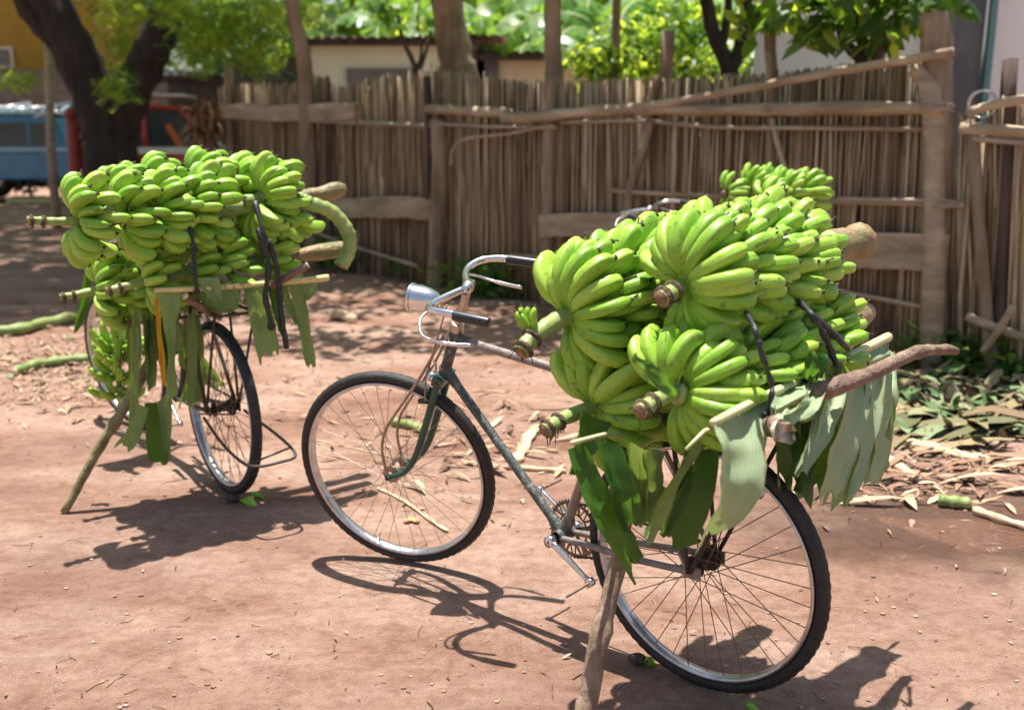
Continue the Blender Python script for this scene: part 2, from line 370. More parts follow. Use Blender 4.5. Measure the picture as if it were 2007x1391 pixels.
# ---------------------------------------------------------------- bicycles
RW, WB, BBZ, HA, RAKE = .355, 1.1519, .307, 1.18784, .075
UU = V((-cos(HA), 0, sin(HA))); NN = V((sin(HA), 0, cos(HA)))
HUB = V((WB, 0, RW)); P0 = HUB - NN * RAKE
def wheel(parent, M4, rusty, valve=0, lod=0):
    w = empty('wheel', parent=parent); w.matrix_local = M4
    n = 150 if not lod else 60
    mb = MB(); prof = []
    for k in range(14):
        a = 2 * pi * k / 14; prof.append((RW - .018 + .018 * cos(a), .0195 * sin(a)))
    mb.lathe(prof, n=n, closed=True)
    k14 = len(prof)
    for j in range(n):                      # tread blocks
        for k in (0, 1, 2, 12, 13):
            i = j * k14 + k; v = V(mb.v[i]); r = V((v.x, 0, v.z)).length
            f = 1 + (.0013 if (j + (k in (1, 13))) % 2 else -.0012) / r; mb.v[i] = (v.x * f, v.y * (1.04 if k in (2, 12) and j % 2 else 1), v.z * f)
    sharp(mb.build('tyre', M['tyre'], w), 50)
    mb = MB(); mb.lathe([(.322, -.0165), (.3225, -.0175), (.316, -.0185), (.312, -.015), (.309, -.006), (.307, 0), (.309, .006), (.312, .015), (.316, .0185), (.3225, .0175), (.322, .0165), (.318, .0)], n=96, closed=True)
    mb.build('rim', M['rim'], w)
    mb = MB(); mb.lathe([(.004, -.062), (.007, -.062), (.007, -.05), (.012, -.05), (.012, -.036), (.030, -.034), (.030, -.030), (.017, -.027), (.014, 0), (.017, .027), (.030, .030), (.030, .034), (.012, .036), (.012, .05), (.007, .05), (.007, .062), (.004, .062)], n=20)
    if rusty: mb.lathe([(.014, -.05), (.036, -.048), (.038, -.044), (.014, -.042)], n=18)
    sharp(mb.build('hub', M['grease'] if rusty else M['rod'], w), 40)
    sp = MB(); sp.tube([(0, 0, 0), (0, 0, 1)], .0014 if rusty else .0011, 5, cap=False)
    sm = sp.mesh('spoke', M['spoke'] if rusty else M['spoke_thin'])
    ns = 36 if not lod else 24
    for i in range(ns):
        side = 1 if i % 2 else -1; cr = 1 if (i // 2) % 2 else -1
        ra = 2 * pi * (i + .5) / ns; ha = ra + cr * 1.15
        a = V((.029 * cos(ha), side * .032, .029 * sin(ha))); b = V((.310 * cos(ra), side * .003, .310 * sin(ra)))
        o = link('spoke', sm, w, a); d = b - a
        o.rotation_euler = d.to_track_quat('Z', 'Y').to_euler(); o.scale = (1, 1, d.length)
    mb = MB(); mb.tube([(.307 * cos(valve), 0, .307 * sin(valve)), (.275 * cos(valve), 0, .275 * sin(valve))], .0035, 6); mb.build('valve', M['chrome'], w)
    return w
def bicycle(frame, lean, steer, label, group, tubes, lod=0, brace=True, stand=False, lamp=True):
    yaw = atan2(frame.e.y, frame.e.x)
    root = empty('bicycle', frame.o, rot=(-lean, 0, yaw)); tag(root, label, 'bicycle', group)
    TP = M[tubes]
    S4 = Matrix.Translation(P0) @ Matrix.Rotation(steer, 4, UU) @ Matrix.Translation(-P0)
    wheel(root, Matrix.Translation((0, 0, RW)), True, 2.2, lod)
    wheel(root, S4 @ Matrix.Translation(HUB), False, -1.2, lod)
    # frame
    hl = P0 + UU * .415; hu = P0 + UU * .575; bb = V((.455, 0, BBZ)); sc = bb + V((-.19, 0, .50)); r0 = V((0, 0, RW))
    mb = MB()
    mb.tube([hl, hu], .0175, 14); 
    for q in (.415, .438, .545, .572): mb.lathe([(.0195, -.006), (.0215, -.003), (.0215, .003), (.0195, .006)], P0 + UU * q, UU, 16)
    t0 = P0 + UU * .55; d0 = P0 + UU * .435
    mb.tube([t0, sc + V((0, 0, -.02))], .0135, 12, 1); mb.tube([d0, bb], .0145, 12, 0); mb.tube([bb, sc + V((-.012, 0, .05))], .0145, 12, 1)
    for p, q in ((d0, bb), (t0, sc), (bb, d0), (bb, sc)):
        d = (q - p).normalized(); mb.tube([p, p + d * .05, p + d * .065], [.0175, .0168, .0150], 12)
    mb.lathe([(.018, -.036), (.021, -.034), (.021, .034), (.018, .036)], bb, (0, 1, 0), 18)
    for s in (-1, 1):
        mb.tube(curve_pts([bb + V((-.012, .028 * s, 0)), V((.33, .034 * s, .318)), V((.2, .05 * s, .33)), r0 + V((.0, .062 * s, 0))], 5), .0098, 8, 1)
        mb.tube(curve_pts([sc + V((-.01, .018 * s, -.01)), V((.18, .045 * s, .68)), r0 + V((0, .062 * s, 0))], 5), .0075, 8, 1)
        mb.box(r0 + V((-.012, .062 * s, 0)), (.05, .006, .034), None, 1)
    mb.tube([V((.06, -.05, .745)), V((.06, .05, .745))], .006, 6, 1)
    sharp(mb.build('frame', [TP, M['bare'] if tubes == 'paint' else TP], root), 50)
    # fork (steered)
    fk = empty('fork', parent=root); fk.matrix_local = S4
    mb = MB()
    crown = P0 + UU * .405
    mb.box(crown, (.036, .105, .026), Matrix.Rotation(pi / 2 - HA, 3, 'Y').inverted())
    for s in (-1, 1):
        a = crown + V((0, .044 * s, 0)); h = HUB + V((0, .05 * s, 0))
        mb.tube(curve_pts([a, P0 + UU * .25 + V((.0, .047 * s, 0)), P0 + UU * .12 + V((.006, .049 * s, 0)), P0 + UU * .04 + NN * .030 + V((0, .05 * s, 0)), h], 6), [.0125] * 7 + [.0125 - .0045 * i / 17 for i in range(18)], 10)
        mb.lathe([(.002, 0), (.011, 0), (.011, .006), (.007, .014), (.002, .015)], h + V((0, .002 * s, 0)), (0, s, 0), 10)
    sharp(mb.build('fork_blades', M['greenp'] if tubes == 'paint' else TP, fk), 50)
    if brace:
        for s in (-1, 1):
            mb = MB(); a = P0 + UU * .56 + NN * .025 + V((0, .030 * s, 0))
            mb.tube(curve_pts([a, P0 + UU * .40 + NN * .058 + V((0, .048 * s, 0)), P0 + UU * .22 + NN * .112 + V((0, .053 * s, 0)), P0 + UU * .15 + NN * .125 + V((0, .055 * s, 0)), P0 + UU * .08 + NN * .115 + V((0, .056 * s, 0)), HUB + V((0, .056 * s, 0))], 6), .0048, 7)
            mb.build('fork_brace', M['rod'], fk)
        mb = MB(); c = P0 + UU * .385 + NN * .02; mb.ball(c + V((.012, 0, .012)), .019, 12, 0, (1, 1, .85)); mb.build('round_reflector', M['chrome'], fk)
    # brake rods and pads
    mb = MB(); a = P0 + UU * .66 + NN * .04 + V((0, .03, 0))
    mb.tube([a, P0 + UU * .43 + NN * .045 + V((0, .028, 0))], .003, 6)
    for s in (-1, 1): mb.tube(curve_pts([P0 + UU * .43 + NN * .045 + V((0, .0, 0)), P0 + UU * .415 + NN * .045 + V((0, .036 * s, 0)), P0 + UU * .33 + NN * .03 + V((0, .034 * s, 0)), P0 + UU * .315 + NN * .03 + V((0, .022 * s, 0))], 4), .003, 6)
    mb.build('brake_stirrup', M['rod'], fk)
    for s in (-1, 1):
        mb = MB(); mb.box(P0 + UU * .31 + NN * .03 + V((0, .022 * s, 0)), (.045, .012, .012)); mb.build('brake_pad', M['strap'], fk)
    # stem and headset
    mb = MB(); mb.tube([P0 + UU * .575, P0 + UU * .585, P0 + UU * .60, P0 + UU * .602, P0 + UU * .725], [.022, .024, .020, .0125, .0125], 14); mb.ball(P0 + UU * .728, .019, 12)
    sharp(mb.build('stem', M['copper'], fk), 50)
    o = P0 + UU * .728; roll = .07
    def H(f, l, u):   # forward, left, up in the tilted bar frame
        l2 = l * cos(roll) + u * sin(roll); u2 = -l * sin(roll) + u * cos(roll)
        return o + V((f, l2, u2))
    hb = empty('handlebar', parent=fk)
    half = [(0, 0, .0), (.02, .04, .0), (.045, .09, -.0), (.058, .135, .002), (.052, .172, .006), (.025, .200, .010), (-.02, .213, .010), (-.075, .218, .004), (-.140, .224, -.009)]
    pts = [H(f, -l, u) for (f, l, u) in reversed(half[1:])] + [H(*q) for q in half]
    mb = MB(); mb.tube(curve_pts(pts, 5), .0112, 12); mb.tube([H(0, -.03, 0), H(0, .03, 0)], .0145, 12)
    mb.build('bar', M['chrome'], hb)
    for s in (-1, 1):
        mb = MB(); g = [H(-.045, .2175 * s, .0045), H(-.053, .218 * s, .004), H(-.140, .223 * s, -.009), H(-.150, .224 * s, -.0105), H(-.153, .224 * s, -.011)]
        mb.tube(g, [.0145, .0155, .0150, .0145, .008], 12); sharp(mb.build('grip', M['grip'], hb), 50)
        mb = MB(); lv = curve_pts([H(.035, .05 * s, -.012), H(.07, .125 * s, -.02), H(.083, .175 * s, -.03), H(.062, .222 * s, -.055), H(.02, .228 * s, -.072), H(-.03, .223 * s, -.082), H(-.085, .213 * s, -.088)], 6)
        mb.tube(lv, [.0042] * 26 + [.0062] * (len(lv) - 26), 8); mb.build('brake_lever', M['chrome'], hb)
        mb = MB(); mb.box(H(.05, .105 * s, -.010), (.016, .012, .026)); mb.build('lever_clip', M['chrome'], hb)
    if lamp:
        mb = MB(); c = H(.155, .0, -.045); ax = (H(1, 0, .12) - H(0, 0, 0)).normalized()
        mb.lathe([(.0, -.062), (.014, -.060), (.028, -.045), (.038, -.022), (.0435, .005), (.0445, .030), (.048, .032), (.048, .040), (.044, .043)], c, ax, 28)
        mb.tube([c - ax * .05, H(.05, 0, -.02)], .007, 8); mb.tube([c + V((0, 0, .04)), c + V((0, 0, .047))], [.004, .003], 8)
        mb.lathe([(.0, .048), (.03, .046), (.0435, .041)], c, ax, 28, 1)
        sharp(mb.build('headlamp', [M['chrome'], M['lens']], hb), 40)
    # chainring with teeth, cranks
    cr = empty('crankset', bb, root)
    mb = MB(); n = 46; y = -.045
    prof = []
    ring = []
    for i in range(n * 4):
        a = 2 * pi * i / (n * 4); ro = .093 if i % 4 in (0, 1) else .0865
        ring.append((a, ro))
    vs = []; fs = []
    for (a, ro) in ring:
        for r, yy in ((.078, y - .0015), (ro, y - .0015), (ro, y + .0015), (.078, y + .0015)): vs.append(V((r * cos(a), yy, r * sin(a))))
    L_ = len(ring)
    for i in range(L_):
        j = (i + 1) % L_
        for k in range(4): fs.append((i * 4 + k, i * 4 + (k + 1) % 4, j * 4 + (k + 1) % 4, j * 4 + k))
    mb.add(vs, fs)
    mb.lathe([(.048, y - .0015), (.053, y - .0015), (.053, y + .0015), (.048, y + .0015)], n=40, closed=True)
    for k in range(5):
        a = 2 * pi * k / 5 + .3; d = V((cos(a), 0, sin(a))); mb.box(d * .045 + V((0, y, 0)), (.075, .004, .011), Matrix.Rotation(-a, 3, 'Y'))
    for k in range(30):
        a = 2 * pi * k / 30; d = V((cos(a), 0, sin(a))); mb.box(d * .066 + V((0, y, 0)), (.026, .003, .0035 if k % 3 else .007), Matrix.Rotation(-a + (.3 if k % 2 else -.15), 3, 'Y'))
    sharp(mb.build('chainring', M['spoke'], cr), 30)
    ca = radians(208)          # the left crank hangs backwards and down
    for s, aa in ((1, ca), (-1, ca + pi)):
        d = V((cos(aa), 0, sin(aa))); yy = .062 * s
        mb = MB(); mb.lathe([(.004, -.012), (.017, -.011), (.017, .011), (.004, .012)], (0, yy, 0), (0, 1, 0), 16)
        mb.tube([V((0, yy, 0)), d * .02 + V((0, yy, 0)), d * .14 + V((0, yy + .008 * s, 0)), d * .168 + V((0, yy + .008 * s, 0))], [.010, .0105, .0075, .0095], 8)
        mb.lathe([(.003, -.009), (.0125, -.009), (.0125, .009), (.003, .009)], d * .168 + V((0, yy + .008 * s, 0)), (0, 1, 0), 14)
        k = mb.build('crank_arm', M['chrome'], cr)
        mb = MB(); q = d * .168 + V((0, yy, 0)); mb.tube([q, q + V((0, .03 * s, 0)), q + V((0, .115 * s, 0))], [.0065, .0045, .0035], 8); mb.build('pedal_spindle', M['spoke'], cr)
    for sg in (1, -1):
        mb = MB()
        a = V((.455, y, BBZ + .088 * sg)); b = V((0, -.046, RW + .036 * sg)); 
        for i in range(36):
            p = a.lerp(b, (i + .5) / 36); mb.box(p, (.0125, .006, .0075 if i % 2 else .005), Matrix.Rotation(-atan2((b - a).z, (b - a).x), 3, 'Y'))
        mb.build('chain', M['grease'], root, smooth=False)
    # carrier
    cz = .775
    mb = MB()
    for b in (-.075, 0, .075): mb.tube([V((.27, b, cz)), V((-.24, b, cz))], .006, 6)
    for a in (.26, .1, -.07, -.235): mb.tube([V((a, -.08, cz + .002)), V((a, .08, cz + .002))], .0055, 6)
    for s in (-1, 1):
        mb.tube([V((-.20, .08 * s, cz)), V((-.01, .068 * s, RW))], .006, 6); mb.tube([V((.05, .08 * s, cz)), V((-.005, .070 * s, RW))], .006, 6)
        mb.tube([V((.26, .07 * s, cz)), sc + V((0, .02 * s, -.05))], .006, 6)
    mb.build('rear_carrier', M['dark_frame'], root)
    if stand:
        mb = MB()
        a = V((-.02, .085, RW - .02)); b = V((-.02, -.085, RW - .02))
        mb.tube(curve_pts([a, V((-.20, .085, .27)), V((-.40, .09, .25)), V((-.50, .075, .26)), V((-.52, .0, .265)), V((-.50, -.075, .27)), V((-.36, -.085, .30)), b], 5), .006, 7)
        mb.tube([V((-.43, .085, .25)), V((-.43, -.085, .28))], .004, 6)
        mb.build('rear_stand', M['dark_frame'], root)
    return root
bicycle(NB, .03362, .3891, 'grey-green roadster bicycle with chrome headlamp in front, its rear carrier under the nearest banana load', 'bicycles loaded with bananas', 'paint')
bicycle(LB, .0059, .2546, 'dusty black bicycle seen from behind at the left, hung with banana leaves', 'bicycles loaded with bananas', 'dark_frame', lamp=False, stand=True)
bicycle(TB, .03, .1, 'third bicycle by the fence, mostly hidden behind the nearest banana load', 'bicycles loaded with bananas', 'dark_frame', lod=1, lamp=False)
# ---------------------------------------------------------------- banana loads
def seen(c, d, lim=-.42):
    v = (CAM - c).normalized(); return d.dot(v) > lim
NG, LG, TG = 'banana bunches on the nearest bicycle', 'banana bunches on the left bicycle', 'banana bunches on the bicycle by the fence'
n = NB.w; l_ = LB.w
e_, r_ = NB.e, -NB.l
dn = V((0, 0, -1))
bunch('green banana bunch on top of the nearest load, its dried stalk end facing the viewer', [n(-.05, .325, 1.10), n(-.05, .20, 1.118), n(-.06, -.1, 1.122), n(-.10, -.42, 1.15), n(-.125, -.60, 1.155)], .13, .56, 6, 27, NG, 1.20, [(dn - e_ * .2, .92)], clump=.5, seed=3, thick=.76, fat=.052, thin=.019, visible=seen)
bunch('banana bunch at the left of the nearest load, its pale cut stalk curving out', [n(.25, .445, .955), n(.25, .40, .985), n(.245, .31, 1.015), n(.235, .2, 1.025), n(.21, -.15, 1.07), n(.19, -.5, 1.09)], .205, .72, 6, 26, NG, 1.27, [(-e_, .9)], clump=.5, seed=5, thick=.72, fat=.04, thin=.020, visible=lambda c, d: seen(c, d, -.35))
bunch('green banana bunch low on the nearest load above the hanging grey leaf', [n(-.10, .47, .885), n(-.10, .41, .895), n(-.10, .31, .90), n(-.12, 0, .91), n(-.165, -.56, .962)], .14, .68, 6, 25, NG, 1.15, [(V((0, 0, 1)), .75)], clump=.5, seed=8, thick=.74, fat=.045, thin=.017, visible=lambda c, d: seen(c, d, -.3) and not (d.z < -.55 and abs((c - NB.o).dot(NB.l)) < .13))
bunch('banana bunch at the lower left of the nearest load, dry fibres on its tip', [n(.19, .43, .775), n(.185, .36, .79), n(.18, .22, .80), n(.17, -.1, .85), n(.15, -.4, .90)], .23, .8, 5, 24, NG, 1.27, [(V((0, 0, 1)), .9)], seed=12, thick=.74, fat=.035, thin=.017, visible=lambda c, d: seen(c, d, -.3) and (c - NB.o).dot(NB.l) > -.05)
# a small young hand near the tip of the curving stalk
rr5 = random.Random(2); bb_ = [o for o in bpy.data.objects if o.get('label', '').startswith('banana bunch at the left of the nearest')][0]
hp = n(.255, .385, .985) - bb_.location; hm = MB(); hm.ball((0, 0, 0), .022, 8); ho = hm.build('hand', M['stalk'], bb_, loc=hp)
for k in range(5):
    o_ = link('banana', BAN_S[k % 4], ho, V((0, 0, .008)) + NB.e * .006 * (k - 2)); d = (V((0, 0, .42 - .22 * (k % 2))) + NB.l * .75 + NB.e * (.35 + .22 * k)).normalized()
    o_.rotation_euler = d.to_track_quat('Z', 'X').to_euler(); o_.scale = (.55, .55, .42)
# left bicycle
u_ = LB.e
bunch('banana bunch along the front of the left load, its long thin stalk sticking out', [l_(-.12, .68, 1.16), l_(-.12, .58, 1.150), l_(-.12, .47, 1.15), l_(-.12, .1, 1.165), l_(-.12, -.3, 1.17)], .18, .62, 4, 26, LG, 1.30, [(dn, .8)], seed=21, thick=.68, thin=.014, visible=seen)
bunch('banana bunch at the right end of the left load, thick stalk curling down', [l_(-.14, -.08, 1.19), l_(-.14, -.3, 1.19), LB.px(605, 398, -.16), LB.px(650, 415, -.18), LB.px(682, 455, -.20), LB.px(684, 490, -.2), LB.px(668, 522, -.2)], .12, .25, 2, 25, LG, 1.28, [(dn, .9)], seed=23, thick=.68, thin=.025, fat=.030, scar=False, visible=lambda c, d: seen(c, d, -.5))
bunch('banana bunch heaped highest on the left load, blunt stalk end at the right', [l_(.08, .44, 1.16), l_(.07, .30, 1.17), l_(.05, 0, 1.21), l_(.04, -.35, 1.18), LB.px(676, 370, .03)], .12, .58, 4, 25, LG, 1.26, [(dn, .6), (-u_, .85)], seed=25, thick=.70, thin=.02, fat=.036, scar=False, visible=lambda c, d: seen(c, d, -.1) or d.z > .5)
bunch('darker green banana bunch underneath on the left load, behind the rubber straps', [l_(-.10, .44, .89), l_(-.10, .3, .91), l_(-.09, -.1, .945), l_(-.10, -.56, .975)], .16, .62, 4, 21, LG, 1.16, [(V((0, 0, 1)), .55), (dn, .75)], seed=27, thick=.70, thin=.016, fat=.036, visible=lambda c, d: seen(c, d, -.1) and not (d.z < -.5 and abs((c - LB.o).dot(LB.l)) < .10))
bunch('green banana bunch low at the left end of the left load, above the front wheel', [l_(.18, .53, .84), l_(.18, .42, .85), l_(.18, .3, .87), l_(.16, .05, .91)], .32, .85, 3, 20, LG, 1.16, [(V((0, 0, 1)), .7)], seed=29, thick=.74, thin=.014, visible=lambda c, d: seen(c, d, -.4))
bunch('small dark green banana bunch hanging beside the left bicycle front wheel', [LB.px(236, 800, .72), LB.px(234, 760, .72), LB.px(232, 700, .72), LB.px(240, 640, .70)], .25, .8, 4, 11, LG, .72, [], seed=31, thin=.012, fat=.018, scar=False, visible=lambda c, d: seen(c, d, -.5))
# by the fence
rt = -TB.l
def tb(px, py, d, ln, *a, **k):
    p = Y(px, py, d); q = p - rt * .07; bunch(a[0], [q, p, p + rt * ln * .5 + V((0, 0, .02)), p + rt * ln + V((0, 0, .01))], *a[1:], **k)
tb(1512, 392, 4.90, .32, 'fan-like banana bunch by the fence, the right one of the upper two', .13, .75, 3, 19, TG, .76, [], seed=41, thin=.017, visible=seen, fat=.04)
tb(1436, 378, 5.20, .38, 'banana bunch on the bicycle by the fence, left one of the upper two', .13, .75, 3, 16, TG, .68, [], seed=43, thin=.017, visible=seen)
tb(1500, 470, 4.98, .4, 'banana bunch under the two upper ones on the bicycle by the fence', .13, .75, 3, 15, TG, .85, [(V((0, 0, 1)), .7)], seed=44, thin=.017, visible=lambda c, d: seen(c, d, -.1))
# ---------------------------------------------------------------- leaves, straps, sticks
def strip(fr, L, R, m, parent, name='leaf_strip', cup=.016, nx=8, rip=.007, sd=0, jag=.3):
    Lp = curve_pts([fr.px(*p) for p in L], 6); Rp = curve_pts([fr.px(*p) for p in R], 6); k = len(Lp)
    vs = []; fs = []; uv = []
    for i in range(k):
        a, b = Lp[i], Rp[i]; t = (Lp[min(i + 1, k - 1)] - Lp[max(i - 1, 0)]).normalized()
        nrm = (b - a).cross(t); nrm = nrm.normalized() if nrm.length > 1e-6 else V((0, 1, 0))
        for j in range(nx + 1):
            u = j / nx; p = a.lerp(b, u)
            if i >= k - 3 and jag: p += t * ((mnoise.noise(V((u * 4, sd * 3.1, 0))) + .6 * mnoise.noise(V((u * 13, sd * 1.7, 0)))) * jag * .10 * ((b - a).length / .08 + .3)) * (i - k + 4) / 3
            h = cup * sin(pi * u) + rip * mnoise.noise(V((u * 4, i * .35, sd * 7.3))) * 2
            vs.append(p + nrm * h); uv.append((u, i / k))
    for i in range(k - 1):
        for j in range(nx):
            q = i * (nx + 1) + j; fs.append((q, q + 1, q + nx + 2, q + nx + 1))
    me = bpy.data.meshes.new(name); me.from_pydata([tuple(v) for v in vs], [], fs); me.materials.append(M[m])
    ul = me.uv_layers.new(name='UVMap')
    for lp in me.loops: ul.data[lp.index].uv = uv[lp.vertex_index]
    me.polygons.foreach_set('use_smooth', [True] * len(fs)); me.update()
    o = link(name, me, parent)
    if parent: o.location = -parent.location
    return o
def rooted(fn, loc, *a):
    r = empty(fn, loc); tag(r, *a); return r
def A(lst, a):                 # add one plane offset per point
    return [(x, y, (a[i] if isinstance(a, (list, tuple)) else a)) for i, (x, y) in enumerate(lst)]
# big grey-green leaf along the rear edge of the near load
o = rooted('banana_leaf', NB.px(1560, 745, -.27), 'torn grey-green banana leaf hanging over the rear edge of the nearest load', 'banana leaf', 'banana leaves hung on the nearest bicycle')
mb = MB(); rp = curve_pts([NB.px(x, y, -.262) for x, y in ((1397, 829), (1450, 801), (1510, 772), (1580, 737), (1650, 706), (1741, 660))], 5)
mb.tube([p - o.location for p in rp], [.009 + .004 * i / 25 for i in range(26)], 8); mb.build('midrib', M['rib'], o)
FL = [(1398, 833), (1412, 900), (1408, 985), (1364, 1086)], [(1502, 781), (1503, 880), (1487, 975), (1441, 1042)]
strip(NB, A(FL[0], (-.268, -.31, -.32, -.27)), A(FL[1], (-.268, -.32, -.34, -.30)), 'bleaf_p', o, cup=.02, sd=1)
def S_(parent, fr, L, R, aL, aR, m, **k):
    return strip(fr, A(L, aL), A(R, aR), m, parent, **k)
S_(o, NB, [(1500, 778), (1513, 806), (1512, 836)], [(1592, 733), (1590, 765), (1560, 795)], (-.268, -.31, -.31), (-.268, -.32, -.30), 'bleaf_p', cup=.015, sd=2)
S_(o, NB, [(1585, 737), (1578, 775), (1545, 812), (1520, 822)], [(1615, 722), (1618, 770), (1590, 815), (1540, 838)], (-.27, -.34, -.35, -.33), (-.27, -.35, -.36, -.34), 'bleaf_p', cup=.02, sd=3)
S_(o, NB, [(1512, 835), (1518, 890), (1528, 945)], [(1600, 775), (1602, 880), (1588, 978)], (-.22, -.24, -.25), (-.2, -.24, -.27), 'bleaf_d', cup=.02, sd=4)
S_(o, NB, [(1592, 770), (1580, 870), (1556, 972)], [(1692, 720), (1672, 860), (1600, 985)], (-.21, -.22, -.24), (-.2, -.22, -.24), 'bleaf_d', cup=.02, sd=5)
S_(o, NB, [(1650, 740), (1640, 870), (1612, 975)], [(1740, 720), (1712, 880), (1668, 978)], (-.22, -.23, -.24), (-.2, -.22, -.24), 'bleaf_l', cup=.02, sd=55)
S_(o, NB, [(1628, 762), (1598, 850), (1562, 935)], [(1672, 742), (1634, 850), (1580, 930)], (-.29, -.33, -.34), (-.30, -.34, -.34), 'bleaf_p', sd=6)
S_(o, NB, [(1672, 744), (1636, 862), (1607, 972)], [(1722, 690), (1690, 860), (1642, 980)], (-.28, -.33, -.33), (-.27, -.33, -.33), 'bleaf_p', sd=7)
S_(o, NB, [(1700, 705), (1690, 850), (1660, 983)], [(1741, 664), (1727, 840), (1672, 975)], (-.27, -.32, -.33), (-.27, -.33, -.33), 'bleaf_p', sd=8)
S_(o, NB, [(1724, 690), (1716, 850), (1700, 935)], [(1757, 712), (1757, 805), (1727, 946)], (-.27, -.31, -.31), (-.28, -.31, -.32), 'bleaf_p', sd=9)
S_(o, NB, [(1712, 800), (1706, 870), (1693, 938)], [(1745, 800), (1740, 900), (1727, 945)], (-.25, -.26, -.26), (-.25, -.26, -.26), 'bleaf_l', sd=10)
S_(o, NB, [(1648, 707), (1660, 730), (1668, 762)], [(1741, 660), (1751, 690), (1757, 722)], (-.262, -.28, -.28), (-.262, -.29, -.29), 'bleaf_p', cup=.01, sd=11, jag=0)
S_(o, NB, [(1572, 742), (1580, 700), (1600, 690), (1625, 720)], [(1585, 775), (1600, 740), (1620, 730), (1632, 745)], (-.27, -.30, -.32, -.30), (-.27, -.31, -.33, -.30), 'bleaf_d', cup=.01, sd=12)
mb = MB(); vs = []; fs = []; lp = curve_pts([NB.px(x, y, a) for x, y, a in ((1628, 700, -.30), (1655, 715, -.33), (1673, 745, -.34), (1660, 768, -.35), (1625, 775, -.35), (1603, 762, -.33), (1590, 735, -.30))], 6)
for p in lp: vs += [p + NB.e * .0 - o.location, p - NB.l * .006 + V((0, 0, -.009)) + NB.e * .012 - o.location]
for i in range(len(lp) - 1): fs.append((2 * i, 2 * i + 1, 2 * i + 3, 2 * i + 2))
mb.add(vs, fs); mb.build('curled_strip', M['bleaf_l'], o)
# dark strips falling on the wheel side and in front
for i_, (x0, y0, x1, y1, w_) in enumerate(((1600, 778, 1560, 930, 14), (1745, 690, 1742, 860, 8), (1540, 830, 1548, 955, 18), (1568, 800, 1565, 965, 15))):
    m_ = 'bleaf_d' if i_ in (2, 3) else ('bleaf_l' if i_ in () else 'bleaf_p'); az = -.335 if m_ == 'bleaf_p' else -.25
    S_(o, NB, [(x0, y0), ((x0 + x1) / 2 + 5, (y0 + y1) / 2), (x1, y1)], [(x0 + w_, y0 - 5), ((x0 + x1) / 2 + w_ + 6, (y0 + y1) / 2), (x1 + 3, y1 + 4)], (az + .05, az, az), (az + .04, az - .01, az), m_, cup=.006, sd=200 + i_)
o = rooted('banana_leaf', NB.px(1400, 840, -.20), 'dark green banana leaf draped beside the rear wheel of the nearest bicycle', 'banana leaf', 'banana leaves hung on the nearest bicycle')
S_(o, NB, [(1396, 838), (1350, 930), (1288, 1052)], [(1412, 850), (1402, 960), (1365, 1064)], (-.2, -.12, -.06), (-.22, -.14, -.09), 'bleaf_d', cup=.02, sd=13)
S_(o, NB, [(1392, 838), (1330, 925), (1268, 1050)], [(1400, 845), (1344, 935), (1284, 1060)], (-.2, -.14, -.1), (-.2, -.14, -.1), 'bleaf_l', sd=14)
S_(o, NB, [(1345, 885), (1322, 960), (1297, 1050)], [(1358, 895), (1352, 965), (1312, 1058)], (-.15, -.1, -.06), (-.15, -.1, -.06), 'bleaf_d', sd=15)
mb = MB(); mb.tube([NB.px(x, y, -.2) - o.location for x, y in ((1402, 836), (1380, 845), (1345, 880))], [.006, .005, .004], 6); mb.build('midrib', M['rib'], o)
o = rooted('banana_leaf', NB.px(1190, 860, .08), 'dark banana leaf in long strips under the lower left bunch of the nearest load', 'banana leaf', 'banana leaves hung on the nearest bicycle')
S_(o, NB, [(1112, 880), (1140, 960), (1172, 1030), (1240, 1143)], [(1138, 862), (1200, 965), (1238, 1040), (1262, 1092)], (.10, .04, .0, -.03), (.08, .02, -.02, -.04), 'bleaf_d', cup=.015, sd=16)
S_(o, NB, [(1168, 850), (1190, 940), (1216, 1037)], [(1218, 870), (1248, 960), (1270, 1032)], (.04, -.0, -.02), (.02, -.02, -.03), 'bleaf_d', cup=.02, sd=17)
S_(o, NB, [(1228, 870), (1240, 960), (1252, 1030)], [(1262, 880), (1276, 960), (1292, 1008)], (.0, .01, .01), (-.02, 0, 0), 'bleaf_l', sd=18)
S_(o, NB, [(1262, 880), (1266, 950), (1262, 1012)], [(1303, 885), (1297, 955), (1284, 1018)], (-.02, -.02, 0), (-.03, -.02, 0), 'bleaf_l', sd=19)
S_(o, NB, [(1140, 800), (1130, 860), (1114, 932)], [(1200, 830), (1172, 880), (1128, 930)], (.14, .13, .13), (.1, .1, .12), 'bleaf_d', sd=20)
S_(o, NB, [(1190, 860), (1220, 960), (1262, 1030)], [(1250, 880), (1290, 940), (1330, 985)], (.09, .08, .06), (.07, .06, .04), 'bleaf_d', cup=.02, sd=21)
mb = MB(); mb.tube([NB.px(x, y, .08) - o.location for x, y in ((1120, 868), (1190, 850), (1290, 862))], [.006, .006, .005], 6); mb.build('midrib', M['rib'], o)
o = rooted('leaf_scrap', NB.px(1280, 740, -.20), 'small dark leaf scrap lying between the bunches of the nearest load', 'leaf')
S_(o, NB, [(1246, 690), (1262, 725), (1290, 765), (1327, 780)], [(1256, 700), (1290, 722), (1318, 755), (1328, 779)], (-.245, -.26, -.27, -.26), (-.245, -.26, -.27, -.26), 'bleaf_d', cup=.01, sd=22, name='leaf_blade')
o.children[0].name = 'leaf_blade'
